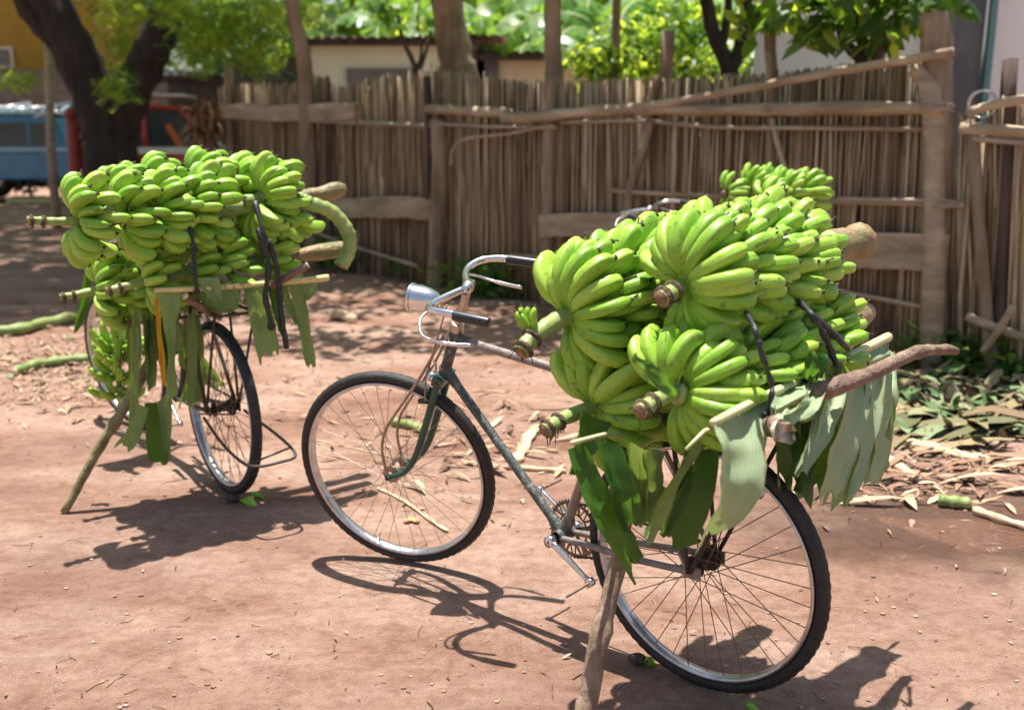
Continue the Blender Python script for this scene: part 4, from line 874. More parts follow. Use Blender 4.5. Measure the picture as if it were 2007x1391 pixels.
reed_screen(None, 436, 1850, top1, 0, .88, 3); bk_ = reed_screen(None, 436, 1850, prof([(x, y + 6) for x, y in [(430, 172), (600, 160), (622, 146), (668, 174), (850, 140), (1040, 165), (1300, 158), (1640, 132), (1840, 114)]]), -.05, 1, 33); bk_.parent = fr_ if False else None; BK = bk_
for sc_ in [o_ for o_ in bpy.data.objects if o_.name.startswith('reed_screen')]: sc_.parent = fr_; sc_.location = -FO
BK.location = -FO + V((.7, .714, 0)) * .055
def fpart(name, pts, r, m, parent=fr_, off=.06, mb_wob=.25, cap=1, n=8, sq=1):
    P_ = [FP(x, y, o if False else off) for x, y in pts]
    C_ = curve_pts(P_, 6) if len(P_) > 2 else [P_[0].lerp(P_[1], i / 10) for i in range(11)]; k = len(C_)
    rs = [r * (1 + .16 * mnoise.noise(V((i * .45, len(pts), P_[0].x * 3)))) if not isinstance(r, tuple) else (r[0] + (r[1] - r[0]) * i / (k - 1)) * (1 + .12 * mnoise.noise(V((i * .5, 1, P_[0].x)))) for i in range(k)]
    mb = MB(); mb.tube([p - parent.location for p in C_], rs, n, 0, True, 0, wob=mb_wob, seed=pts[0][0]); return mb.build(name, M[m], parent)
def board(name, pts, h, th, m, parent=fr_, off=.12):
    C_ = curve_pts([FP(x, y, off) for x, y in pts], 6); k = len(C_); vs = []; fs = []; nn = V((-.7, -.714, 0))
    for i, p in enumerate(C_):
        p = p - parent.location; hh = h / 2 * (1 + .13 * mnoise.noise(V((i * .35, p.x, 2)))); dz = .015 * mnoise.noise(V((i * .5, 7, p.x)))
        for a, b_ in ((-1, -.8), (-.85, -1), (.85, -1), (1, -.8), (1, .8), (.85, 1), (-.85, 1), (-1, .8)): vs.append(p + V((0, 0, b_ * hh + dz)) + nn * a * th / 2)
    for i in range(k - 1):
        for j in range(8): fs.append((i * 8 + j, i * 8 + (j + 1) % 8, i * 8 + 8 + (j + 1) % 8, i * 8 + 8 + j))
    fs += [tuple(range(8)), tuple((k - 1) * 8 + j for j in reversed(range(8)))]
    mb = MB(); mb.add(vs, fs); return sharp(mb.build(name, M[m], parent), 40)
def post(x_top, y_top, x_bot, r, m='post', off=.07, parent=fr_, mid=None):
    a = FP(x_top, y_top, off); b0 = FP(x_bot, 400, off); b0 = V((b0.x, b0.y, -.1)); P_ = [a] + ([FP(*mid, off)] if mid else []) + [b0]
    C_ = curve_pts(P_, 8); mb = MB(); k = len(C_); r0, r1 = r if isinstance(r, tuple) else (r, r)
    mb.tube([p - parent.location for p in C_], [(r0 + (r1 - r0) * i / (k - 1)) * (1 + .12 * mnoise.noise(V((i * .6, x_top, 0)))) for i in range(k)], 9, wob=.3, seed=x_top); return mb.build('post', M[m], parent)
post(447, 120, 450, (.05, .07)); post(600, 175, 603, (.045, .055), mid=(598, 300)); post(642, 150, 645, .02, 'post_d')
post(858, 235, 852, (.075, .085), mid=(862, 330), off=.10); post(838, 150, 842, (.03, .035), 'post_d', off=.12)
post(1080, 150, 1072, (.045, .06), mid=(1078, 300)); post(1290, 150, 1235, .035, mid=(1262, 290)); post(1310, 60, 1296, .05, 'post', off=-.10)
post(1508, 100, 1530, .028, 'post', mid=(1510, 180)); post(1832, 28, 1862, (.085, .085), 'post', mid=(1838, 180), off=.08)
post(1795, 130, 1860, (.05, .07), 'plank', off=.15, mid=(1830, 240))
fpart('brace', [(1512, 232), (1524, 280), (1538, 330)], .018, 'pale_rail', off=.12)
fpart('brace', [(1648, 125), (1645, 160), (1642, 200)], .010, 'pale_rail', off=.12)
fpart('brace', [(1278, 238), (1258, 300), (1236, 365), (1232, 420)], .032, 'post', off=.13)
for pts, r, m_, off in (([(600, 236), (700, 241), (845, 247)], .022, 'pale_rail', .12),
    ([(838, 214), (900, 217), (1000, 222)], .042, 'plank', .14), ([(985, 232), (1040, 231), (1120, 222), (1240, 214), (1400, 216), (1600, 213), (1846, 212)], .042, 'plank', .19),
    ([(850, 243), (960, 248), (1090, 250)], .016, 'pale_rail', .12), ([(1100, 240), (1250, 237), (1400, 249), (1600, 251), (1818, 254)], .015, 'pale_rail', .12),
    ([(1246, 212), (1400, 186), (1600, 148), (1868, 102)], .027, 'plank', .22),
    ([(608, 452), (700, 485), (820, 522)], .018, 'plank', .12),
    ([(1196, 374), (1260, 378), (1420, 386), (1620, 394), (1890, 402)], .017, 'plank', .13), ([(1640, 390), (1740, 392), (1850, 393)], .014, 'pale_rail', .16),
    ([(1000, 500), (1080, 505)], .016, 'plank', .10), ([(1630, 568), (1720, 585), (1835, 606)], .016, 'plank', .12)):
    fpart('rail', pts, r, m_, off=off)
board('rail', [(440, 218), (560, 222), (690, 218), (702, 226)], .17, .10, 'plank')
board('rail', [(645, 410), (740, 406), (866, 412)], .20, .06, 'plank')
board('rail', [(1060, 443), (1170, 440), (1280, 444)], .19, .06, 'plank')
board('rail', [(1600, 492), (1720, 490), (1855, 498)], .23, .06, 'plank')
fpart('vine', [(885, 325), (888, 292), (915, 272), (1000, 262), (1085, 244)], .013, 'plank', off=.15)
for px_, py_, r_, o_ in ((855, 215, .09, .12), (1080, 222, .065, .15), (1508, 214, .045, .2), (1836, 212, .10, .16), (603, 238, .065, .1), (855, 408, .10, .1), (1268, 215, .05, .2), (1850, 400, .10, .12)):
    mb = MB(); c = FP(px_, py_, o_) - FO
    for k in range(5): mb.lathe([(r_ - .006, -.004), (r_ + .003, 0), (r_ - .006, .004)], c + V((0, 0, (k - 2) * .011)), (.12 * sin(k * 2.1), .1 * cos(k * 1.3), 1), 18)
    mb.build('rope_tie', M['pale_rail'], fr_)
# right-hand fence
top2 = prof([(1885, 205), (1920, 235), (1950, 255), (1965, 200), (1990, 190), (2100, 180)])
f2 = rooted('reed_fence', FP(1960, 480, 0) * 1, 'shorter reed fence at the right edge, its stakes leaning and darker', 'fence')
f2.location.z = 0
def rs2(x0, x1, sd, lean, step):
    o_ = reed_screen(None, x0, x1, top2, 0, step, sd, lean, 1.5); o_.parent = f2; o_.location = -f2.location
rs2(1900, 2120, 8, -22, .8)
post(1985, 115, 1990, .03, 'post_d', parent=f2, off=.06); post(1972, 118, 1975, .022, 'post_d', parent=f2, off=.0); post(1903, 235, 1990, .04, 'post', parent=f2, off=.1)
for pts, r, m_, off in (([(1884, 252), (1950, 256), (2060, 266)], .036, 'plank', .12), ([(1905, 272), (1960, 276), (2060, 282)], .018, 'pale_rail', .12), ([(1897, 222), (1940, 208), (2060, 184)], .027, 'plank', .16),
    ([(1895, 620), (1950, 642), (2060, 680)], .028, 'plank', .14), ([(1925, 690), (1955, 650), (1985, 600)], .02, 'plank', .2)):
    fpart('rail', pts, r, m_, parent=f2, off=off)
mb = MB(); c = FP(1925, 205, .1) - f2.location; mb.lathe([(.07, -.012), (.085, -.012), (.085, .012), (.07, .012)], c, (.7, .7, .1), 20, closed=True); mb.build('wire_coil', M['rim'], f2)
# ---------------------------------------------------------------- trees, plants
M['crown_y'] = leafmat('yellow_green_leaves', (.16, .27, .025), (.18, .28, .04), .58, .45, .5, tcol=(.68, .80, .07), scale=1.2)
M['crown_m'] = leafmat('mid_green_leaves', (.06, .16, .02), (.10, .20, .04), .45, .45, .45, tcol=(.26, .46, .04), scale=1.2)
M['crown_d'] = leafmat('dark_green_leaves', (.03, .085, .015), (.06, .12, .03), .35, .4, .4, tcol=(.14, .30, .03), scale=1.2)
M['plant_leaf'] = leafmat('banana_plant_leaf', (.06, .17, .03), (.16, .28, .10), .45, .3, .35, tcol=(.32, .55, .06), scale=1.5)
M['trunk_dark'] = wood('dark_tree_bark', (.018, .012, .010), (.042, .028, .022), (.08, .056, .044))
def leafcloud(mb, c, R, n, L, W, r, droop=.4, flat=.8, mi=0, comp=False):
    for _ in range(n):
        u = V((r.gauss(0, 1), r.gauss(0, 1), r.gauss(0, 1))).normalized() * (r.random() ** .45)
        p = c + V((u.x * R[0], u.y * R[1], u.z * R[2])); a = r.uniform(0, 6.28); d = V((cos(a), sin(a), r.uniform(-.9, .35) - droop)).normalized(); s = d.cross(V((0, 0, 1)) + V((r.gauss(0, .5), r.gauss(0, .5), 0))).normalized(); l = L * r.uniform(.6, 1.25); w = W * r.uniform(.7, 1.2); nn = s.cross(d)
        if comp:      # feathery compound leaf
            for k in range(5):
                q = p + d * l * k / 5
                for sg in (-1, 1):
                    e = (s * sg + d * .35).normalized(); mb.add([q, q + e * w * .5 + d * w * .14, q + e * w, q + e * w * .5 - d * w * .14], [(0, 1, 2, 3)], mi)
        else:
            b1 = p + d * l * .3 + nn * l * .05; b2 = p + d * l * .7 + nn * l * .05
            mb.add([p, b1 + s * w, b1, b1 - s * w, b2 + s * w * .75, b2, b2 - s * w * .75, p + d * l - nn * l * .05], [(0, 2, 1), (0, 3, 2), (1, 2, 5, 4), (2, 3, 6, 5), (4, 5, 7), (5, 6, 7)], mi)
def tree(loc, label, limbs, clouds, m='crown_m', bark='trunk_dark', L=.12, W=.03, seed=1, comp=False, group=None, name='tree', cat='tree'):
    root = rooted(name, loc, label, cat, group); r = random.Random(seed); mb = MB(); lo = V(loc)
    for pts, r0, r1 in limbs:
        C_ = curve_pts([V(p) for p in pts], 6); k = len(C_); mb.tube([p - lo for p in C_], [r0 + (r1 - r0) * i / (k - 1) for i in range(k)], 12, wob=.25, seed=seed + r0 * 10)
    if limbs: mb.build('trunk', M[bark], root)
    mb = MB()
    alt = {'crown_y': ['crown_y', 'crown_m', 'crown_d'], 'crown_m': ['crown_m', 'crown_y', 'crown_d'], 'crown_d': ['crown_d', 'crown_m', 'crown_y']}[m]
    for c in clouds:
        sc = c[3] if len(c) > 3 else 1
        for mi, q in ((0, .5), (1, .33), (2, .17)): leafcloud(mb, V(c[0]) - lo, c[1], int(c[2] * q) + 1, L * sc, W * sc, r, comp=comp and sc == 1, mi=mi)
    if clouds: mb.build('crown', [M[a_] for a_ in alt], root)
    return root
# the big dark tree at the left, 13.5 m away
D = 13.5
def tp(x, y, d=D): return tuple(Y(x, y, d))
b0 = Y(222, 300, D); b0.z = -.1
lim = [([tuple(b0), tp(222, 330), tp(212, 250), tp(170, 150), tp(128, 60), tp(80, -20), tp(20, -120)], .37, .20), ([tp(228, 260), tp(250, 200), tp(290, 120), tp(318, 50), tp(350, -60)], .26, .20), ([tp(150, 110), tp(60, 20), tp(40, -40)], .2, .12)]
cl = []
r = random.Random(4)
for i in range(34): cl.append(((r.uniform(-11, -3.2), r.uniform(9, 19), r.uniform(5.4, 7.2)), (1.3, 1.2, .6), 300))
for i in range(46): cl.append(((r.uniform(-12, -3.4), r.uniform(8.6, 21), r.uniform(6.2, 8)), (1.3, 1.3, .6), 170, 1.9))
for i in range(12): cl.append((tuple(Y(r.uniform(-60, 620), r.uniform(-160, -40), r.uniform(14.5, 16))), (.9, .6, .5), 200))
for x, y, d, rx, rz, k in ((255, 40, 14.6, .55, .42, 200), (235, 100, 14.4, .30, .4, 120), (300, 5, 12, .7, .2, 120), (420, 30, 11, .55, .35, 260), (390, 95, 13.5, .40, .35, 130), (470, 75, 11, .40, .28, 120), (520, 110, 11, .25, .22, 55), (232, 160, 12.6, .13, .28, 60), (360, 40, 14.5, .5, .5, 150), (560, 30, 11, .4, .25, 120), (30, 150, 12, .3, .10, 50)):
    cl.append((tuple(Y(x, y, d)), (rx, .6, rz), k))
tree(tuple(b0), 'large dark forked tree at the left with feathery foliage hanging over the yard', lim, cl, 'crown_y', seed=3, L=.20, W=.075, comp=True)
# leafy tree above the right part of the fence
D2 = 6.9
def t2(x, y, d=7.0): return tuple(Y(x, y, d))
b2 = Y(1700, 300, 7.1); b2.z = -.1
cl = [(tuple(Y(x, y, 6.7)), (a, .35, b_), k) for x, y, a, b_, k in ((1620, 20, .26, .18, 40), (1700, 0, .35, .20, 60), (1780, 10, .25, .16, 40), (1590, 70, .10, .10, 12), (1690, 60, .22, .12, 18), (1750, 60, .15, .12, 20), (1560, 15, .15, .14, 26), (1830, -5, .22, .12, 26))]
cl += [(tuple(Y(x, y, d)), (.8, .7, .4), 90) for x, y, d in ((1500, -250, 6.5), (1700, -200, 6.2), (1900, -260, 6.0), (1750, -350, 6.8), (1350, -300, 7.2))]
tree(tuple(b2), 'broad-leaved tree leaning over the right part of the fence', [([tuple(b2), t2(1700, 150), t2(1705, 90), t2(1660, 20), t2(1600, -80)], .10, .05), ([t2(1705, 120), t2(1740, 80), t2(1790, 10), t2(1820, -90)], .055, .03), ([t2(1690, 120), t2(1650, 70), t2(1640, -20)], .04, .02), ([t2(1705, 110), t2(1710, 30), t2(1720, -60)], .05, .03)], cl, 'crown_d', 'post_d', L=.21, W=.045, seed=9)
# trunks and stems standing behind the fence
TG_ = 'slender trees behind the fence'
def trunk(label, pix, d, r0, r1, bark='post', crown=None, mats='crown_m', sd=1, extra=()):
    b = Y(pix[0][0], pix[0][1], d); b.z = -.1
    tree(tuple(b), label, [([tuple(b)] + [tuple(Y(x, y, d)) for x, y in pix], r0, r1)] + [([tuple(Y(x, y, d)) for x, y in e], q0, q1) for e, q0, q1 in extra], crown or [], mats, bark, seed=sd, group=TG_, L=.16, W=.045)
up = lambda x, d, n=200, y=-230: [(tuple(Y(x + i * 60 - 60, y + (i % 2) * 60, d)), (.7, .7, .4), n) for i in range(3)]
trunk('thick pale tree trunk rising behind the middle of the fence', [(905, 200), (895, 120), (880, 40), (872, -60), (870, -200)], 10.5, .20, .14, 'post', up(870, 9.5), sd=11)
trunk('straight bare trunk rising right of the thick pale one behind the fence', [(1086, 200), (1084, 100), (1083, 10), (1085, -60), (1090, -200)], 8.8, .075, .07, 'post', up(1090, 8.5), sd=12)
trunk('crooked slim trunk leaning left above the left part of the fence', [(602, 260), (600, 160), (590, 90), (575, 30), (568, -60)], 10.6, .085, .07, 'post', up(560, 10), sd=13)
trunk('thin forked sapling behind the fence left of the thick trunk', [(820, 200), (812, 130), (790, 80), (780, 30)], 10.9, .035, .02, 'post_d', [(tuple(Y(790, 20, 10.9)), (.5, .3, .25), 60)], extra=[([(818, 150), (835, 100), (845, 60)], .025, .015), ([(815, 140), (826, 100), (818, 40)], .02, .012)], sd=14)
trunk('dark forked tree behind the fence left of the white wall', [(1432, 200), (1425, 130), (1400, 70), (1385, 0), (1380, -80)], 9.2, .085, .05, 'trunk_dark', up(1390, 9.2, 120), extra=[([(1430, 150), (1450, 90), (1462, 20), (1470, -60)], .06, .04), ([(1412, 100), (1425, 40), (1430, -40)], .045, .03)], sd=15, mats='crown_m')
trunk('upright pole-like tree in front of the white wall above the fence', [(1512, 200), (1510, 110), (1508, 30), (1500, -60)], 7.3, .035, .045, 'post', [(tuple(Y(1470, 25, 7.2)), (.22, .2, .22), 40), (tuple(Y(1530, 20, 7.2)), (.15, .2, .15), 25)], sd=16, mats='crown_y')
r = random.Random(31)
cl = [((r.uniform(-1.8, 3.0), r.uniform(7.3, 9.6), r.uniform(4.4, 5.4)), (.75, .6, .35), 160) for _ in range(20)] + [((r.uniform(-3.6, -1.5), r.uniform(8.6, 11.5), r.uniform(4.6, 5.6)), (.9, .7, .4), 240) for _ in range(9)]
tree((.9, 9.6, 0), 'tall tree behind the fence whose crown shades the ground in front of it', [([(.9, 9.6, -.1), (.95, 9.5, 1.8), (.9, 9.2, 4.6)], .05, .035), ([(.93, 9.4, 2.6), (1.7, 9.0, 4.0), (2.6, 8.6, 4.8)], .03, .02), ([(.93, 9.4, 2.8), (-.2, 9.2, 4.2), (-1.6, 9.2, 4.9), (-3, 9.8, 5.1)], .03, .015)], cl, 'crown_m', 'post', seed=19, group=TG_, L=.16, W=.045)
# bright bushes behind the fence
for x, y, d, R, n_, m_, lab in ((1180, 120, 9.6, (.40, .4, .22), 500, 'crown_y', 'bright yellow-green bush peeping over the fence in the middle'), (1240, 90, 10.2, (.5, .4, .35), 520, 'crown_y', 'bright bush standing taller behind the fence left of the broken post'), (1350, 60, 10.5, (.5, .4, .5), 600, 'crown_m', 'leafy green bush behind the fence right of the broken post'), (1400, 130, 10, (.35, .3, .2), 200, 'crown_y', 'small light bush behind the fence beside the dark forked tree')):
    c = Y(x, y, d); tree((c.x, c.y, 0), lab, [([(c.x, c.y, -.1), (c.x + .05, c.y, c.z * .6), tuple(c)], .03, .012)], [(tuple(c), R, n_), ((c.x, c.y, c.z - .35), (R[0] * .8, R[1], R[2]), n_ // 3)], m_, 'post_d', L=.11, W=.028, seed=x, group='bushes behind the fence', name='bush', cat='bush')
# banana plants
def plant_leaf(L, W, seed):
    r = random.Random(seed); mb = MB(); n = 14; vs = []; P_ = [V((0, 0, 0))]; a = radians(72)
    for i in range(n):
        a -= radians(8.5) * (1 + .5 * i / n); P_.append(P_[-1] + V((cos(a), 0, sin(a))) * L / n)
    for i in range(n):
        w0 = W * sin(pi * min(1, (i + .8) / (n + .6))) ** .6; p, q = P_[i], P_[i + 1]; t = (q - p).normalized(); nn = V((-t.z, 0, t.x))
        for sg in (-1, 1):
            dr = r.uniform(.15, .7); tear = .93 if r.random() < .6 else 1
            e = V((0, sg, 0)) * cos(dr) - nn * sin(dr) + t * .25
            qq = p.lerp(q, tear); mid1 = p + e * w0 * .55; mid2 = qq + e * w0 * .55
            f1 = p + e * w0 - nn * w0 * .12; f2_ = qq + e * w0 - nn * w0 * .12
            mb.add([p, qq, mid2, mid1, f2_, f1], [(0, 1, 2, 3), (3, 2, 4, 5)])
    mb.tube(P_, [.02 - .015 * i / n for i in range(n + 1)], 5, 1)
    return mb.mesh('leaf', [M['plant_leaf'], M['rib']])
PLF = [plant_leaf(2.0, .30, i) for i in range(5)]
r = random.Random(15)
def banana_plant(x, y, h, label, sd):
    r = random.Random(sd); root = rooted('banana_plant', (x, y, 0), label, 'banana plant', 'banana plants behind the shed')
    mb = MB(); mb.tube([(0, 0, -.1), (.03, 0, h * .5), (0, .03, h)], [.14, .11, .07], 10, wob=.15); mb.build('trunk', M['stk_g'], root)
    for i in range(9):
        o_ = link('leaf', r.choice(PLF), root, (0, 0, h - .1 + r.uniform(-.15, .1))); o_.rotation_euler = (r.uniform(-.2, .2), r.uniform(-.25, .45), i * 2.4 + r.uniform(-.3, .3)); s_ = r.uniform(.75, 1.15); o_.scale = (s_,) * 3
spots = [(640, 18.5, 3.0), (730, 18, 2.7), (820, 19, 3.3), (960, 18, 2.9), (1010, 20, 3.6), (1060, 17.5, 2.6), (1150, 18.5, 3.2), (1200, 14.5, 2.5), (1290, 15, 2.9), (1330, 18, 3.3), (1380, 13.5, 2.4), (1450, 15, 2.8), (900, 22, 4.2), (700, 23, 4.4), (1100, 23, 4.6), (1250, 22, 4.2), (1400, 20, 3.8), (600, 23, 4.0), (500, 22, 3.8), (440, 18, 3.0), (1000, 25, 5), (800, 26, 5), (1180, 26, 5.2)]
where = ['behind the shed roof left corner', 'behind the left half of the cream shed', 'over the middle of the cream shed', 'right of the thick pale trunk', 'tall, over the gap between the sheds', 'over the low second shed', 'right of the straight bare trunk', 'low among the bright bushes', 'behind the broken post', 'tall, right of the broken post', 'low beside the dark forked tree', 'left of the white wall', 'high behind the thick pale trunk', 'high behind the cream shed', 'high behind the straight bare trunk', 'high over the bright bushes', 'high left of the white wall', 'high over the shed left end', 'high behind the yellow-green foliage', 'behind the tin roof at the left', 'farthest, over the gap between sheds', 'farthest, behind the cream shed', 'farthest, behind the bright bushes']
for i, (px, d, h) in enumerate(spots):
    banana_plant((px - 1003.5) / FPX * d * .985, d, h, 'broad-leaved banana plant ' + where[i], 100 + i)
# far wood
mb = MB(); r = random.Random(2)
for i in range(46): leafcloud(mb, V((r.uniform(-16, 12), r.uniform(29, 36), r.uniform(.5, 6.0))), (1.8, 1.2, 1.3), 230, .42, .12, r)
tag(mb.build('far_foliage', M['crown_m']), kind='stuff')
# weeds along the fence
mb = MB(); r = random.Random(6)
for x, y, R, n_ in ((600, 500, (.5, .2, .14), 150), (690, 530, (.4, .2, .16), 150), (740, 510, (.35, .2, .28), 240), (760, 490, (.2, .15, .40), 110), (980, 580, (.7, .25, .14), 230), (1040, 560, (.3, .2, .18), 90), (860, 548, (.5, .15, .12), 120), (640, 520, (.5, .15, .10), 90), (1800, 680, (.5, .3, .14), 220), (1880, 720, (.5, .25, .12), 230), (1960, 740, (.3, .25, .1), 90), (560, 520, (.6, .2, .1), 60)):
    c = G(x, y); leafcloud(mb, V((c.x, c.y, R[2] * 1.1)), (R[0], R[1], R[2] * 1.35), int(n_ * 1.5), .13, .028, r, droop=-.4)
tag(mb.build('weeds', M['crown_m']), kind='stuff')
# ---------------------------------------------------------------- buildings
M['cream'] = simple('cream_plaster', (.92, .85, .66), (.95, .90, .75), 3, .9, c3=(.6, .5, .36), hi=.6)
M['pinkw'] = simple('pinkish_plaster', (.66, .52, .40), (.76, .63, .50), 3, .9, c3=(.5, .36, .26))
M['white'] = simple('off_white_plaster', (.88, .86, .84), (.92, .90, .88), 2, .9, c3=(.78, .70, .65), hi=.7)
M['dark'] = simple('dark_grey_render', (.10, .10, .11), (.14, .14, .15), 4, .8)
M['teal'] = simple('teal_trim_paint', (.10, .22, .24), (.12, .26, .28), 8, .6)
M['ochre'] = simple('ochre_wall', (.30, .17, .02), (.38, .22, .03), 3, .9, c3=(.22, .12, .02), hi=.6)
M['rust'] = simple('rusty_tin', (.20, .11, .07), (.36, .25, .18), 3, .6, .3, .2, c3=(.5, .45, .4), hi=.6)
M['louv'] = simple('grey_louvre', (.16, .15, .14), (.24, .22, .20), 8, .7)
M['blockw'] = simple('dark_block_wall', (.10, .085, .075), (.17, .15, .13), 4, .9)
def house(name, label, cat, x0, x1, d, ztop, depth, m, roof=None, openings=(), d1=None):
    a = Y(x0, 300, d); b = Y(x1, 300, d1 or d); a.z = b.z = 0; root = rooted(name, a, label, cat); u = (b - a); ln = u.length; u.normalize(); nn = V((-u.y, u.x, 0))
    R_ = Matrix((u, nn, V((0, 0, 1)))).transposed(); mb = MB(); mb.box(u * ln / 2 + nn * depth / 2 + V((0, 0, ztop / 2 - .05)), (ln, depth, ztop + .1), R_); mb.build('wall', M[m], root, smooth=False)
    if roof:
        z0, z1, oh, mm = roof; mb = MB(); k = int((ln + 2 * oh) / .038); vs = []
        for i in range(k + 1):
            s = -oh + (ln + 2 * oh) * i / k; wv = .016 * sin(i * pi / 2 * 1.0) + .05 * mnoise.noise(V((s * .7, d, 0)))
            for q, zz in ((-oh - .10 * mnoise.noise(V((s * 1.3, 0, d))), z0), (depth * .5, (z0 + z1) / 2), (depth + oh, z1)): vs.append(u * s + nn * q + V((0, 0, zz + wv)))
        mb.add(vs, [(i * 3 + j, (i + 1) * 3 + j, (i + 1) * 3 + j + 1, i * 3 + j + 1) for i in range(k) for j in range(2)])
        rf = mb.build('roof', M[mm], root)
        mb = MB(); mb.box(u * ln / 2 - nn * (oh * .6) + V((0, 0, z0 - .07)), (ln + oh, .05, .09), R_); mb.build('rafter', M['post_d'], root, smooth=False)
    for nm, s0, s1, z0, z1, mm in openings:
        mb = MB(); mb.box(u * (s0 + s1) / 2 - nn * .02 + V((0, 0, (z0 + z1) / 2)), (s1 - s0, .08, z1 - z0), R_); w_ = mb.build(nm, M[mm], root, smooth=False)
        if nm == 'window':
            mb = MB(); cw = (s0 + s1) / 2
            for zz in (z0, z1): mb.box(u * cw - nn * .05 + V((0, 0, zz)), (s1 - s0 + .08, .06, .06), R_)
            for ss in (s0, s1): mb.box(u * ss - nn * .047 + V((0, 0, (z0 + z1) / 2)), (.06, .06, z1 - z0 - .08), R_)
            mb.build('frame', M['pinkw'], w_, smooth=False)
            mb = MB(); q = z0 + .08
            while q < z1 - .05: mb.box(u * cw - nn * .065 + V((0, 0, q)), (s1 - s0 - .1, .03, .045), R_); q += .09
            mb.build('louvre', M['louv'], w_, smooth=False)
    return root
zt = lambda py, d: Y(1000, py, d).z
house('shed', 'cream plastered shed with a wavy tin roof behind the left half of the fence', 'shed', 618, 945, 14.5, zt(78, 14.5), 2.5, 'cream', (zt(72, 14.2), zt(72, 14.2) + .12, .35, 'rust'), [('shutter', .50, 1.45, 1.0, zt(135, 14.5), 'louv'), ('doorway', 2.33, 2.43, 0, zt(85, 14.5), 'dark')])
house('shed', 'lower pinkish shed with a rusty tin roof right of the cream one', 'shed', 962, 1300, 14.5, zt(108, 14.5), 2.5, 'pinkw', (zt(101, 14.2), zt(101, 14.2) + .1, .3, 'rust'), [('doorway', -.25, .12, 0, zt(100, 14.5), 'dark')])
house('shed', 'greyish wall of a low shed seen between the fence end and the cream shed', 'shed', 455, 610, 15.5, zt(112, 15.5), 2, 'blockw')
house('building', 'off-white building behind the right part of the fence', 'building', 1468, 1835, 9.6, 3.6, 3, 'white', d1=9.0)
house('building', 'pinkish white building with a dark teal-edged side at the far right', 'building', 1912, 2160, 8.8, 3.7, 3, 'white', d1=8.6)
hb_ = house('gate_pier', 'dark grey pier with a teal edge between the two pale buildings', 'pier', 1848, 1905, 8.7, 3.3, .5, 'dark')
mb = MB(); mb.box((Y(1908, 300, 8.7).x - hb_.location.x + .03, -.03, 1.7), (.05, .06, 3.4)); mb.build('edge_trim', M['teal'], hb_, smooth=False)
house('building', 'ochre building with a louvred window behind the tree at the far left', 'building', -120, 205, 27, zt(-40, 27), 4, 'ochre', None, [('window', .75, 2.25, zt(132, 27), zt(95, 27), 'louv')])
house('boundary_wall', 'dark block wall below the ochre building', 'wall', -140, 470, 25.5, zt(138, 25.5), .25, 'blockw')
house('tin_shed', 'small tin-roofed lean-to at the left end of the fence', 'shed', 338, 442, 17.4, zt(150, 17.4), 1.2, 'blockw', (zt(148, 17.2), zt(143, 18), .2, 'rim'))
# pale post at the left
p = Y(98, 300, 15); p.z = 0
mb = MB(); mb.tube([(0, 0, -.1), (.02, 0, 1.2), tuple(Y(95, 62, 15) - p)], [.075, .065, .06], 10, wob=.15); tag(mb.build('wooden_post', M['pale_rail'], loc=p), 'pale bare post standing in front of the blue vehicle', 'post')
# dead-leaf clump hanging on the fence end
mb = MB(); r = random.Random(8); c = FP(402, 250, .3); c = Y(402, 235, 11.8); leafcloud(mb, V((0, 0, 0)), (.20, .2, .32), 220, .2, .02, r, droop=.9)
for _ in range(1): mb.tube([(0.05, 0, .2), (0.05, 0, -c.z)], .03, 7)
tag(mb.build('dry_leaf_bundle', simple('dry_brown_leaves', (.16, .08, .035), (.36, .20, .10), 6, .9), loc=c), 'brown bundle of dry leaves hung at the left end of the fence', 'bundle')
# ---------------------------------------------------------------- vehicles
M['blue'] = simple('faded_blue_paint', (.02, .17, .36), (.035, .24, .46), 4, .35, coat=.3)
M['red'] = simple('faded_red_paint', (.50, .05, .045), (.60, .09, .075), 4, .35, coat=.3)
M['redd'] = simple('dark_red_paint', (.22, .018, .022), (.30, .03, .03), 4, .4)
M['glass'] = simple('vehicle_glass', (.06, .08, .09), (.10, .12, .13), 2, .12)
M['ltblue'] = simple('pale_blue_trim', (.35, .52, .62), (.42, .6, .7), 4, .4)
M['orange'] = simple('orange_seat', (.6, .18, .05), (.7, .22, .07), 4, .6)
def boxes(mb, lst, mi=0, bev=0):
    for c, s in lst: mb.box(c, s, None, mi)
def prism(mb, pts, y0, y1, mi=0):
    n_ = len(pts); vs = [(x, y0, z) for x, z in pts] + [(x, y1, z) for x, z in pts]
    mb.add(vs, [tuple(range(n_)), tuple(reversed(range(n_, 2 * n_)))] + [(i, i + n_, (i + 1) % n_ + n_, (i + 1) % n_) for i in range(n_)], mi)
def bevel(o, w):
    md = o.modifiers.new('bevel', 'BEVEL'); md.width = w; md.segments = 2; md.limit_method = 'ANGLE'; return o
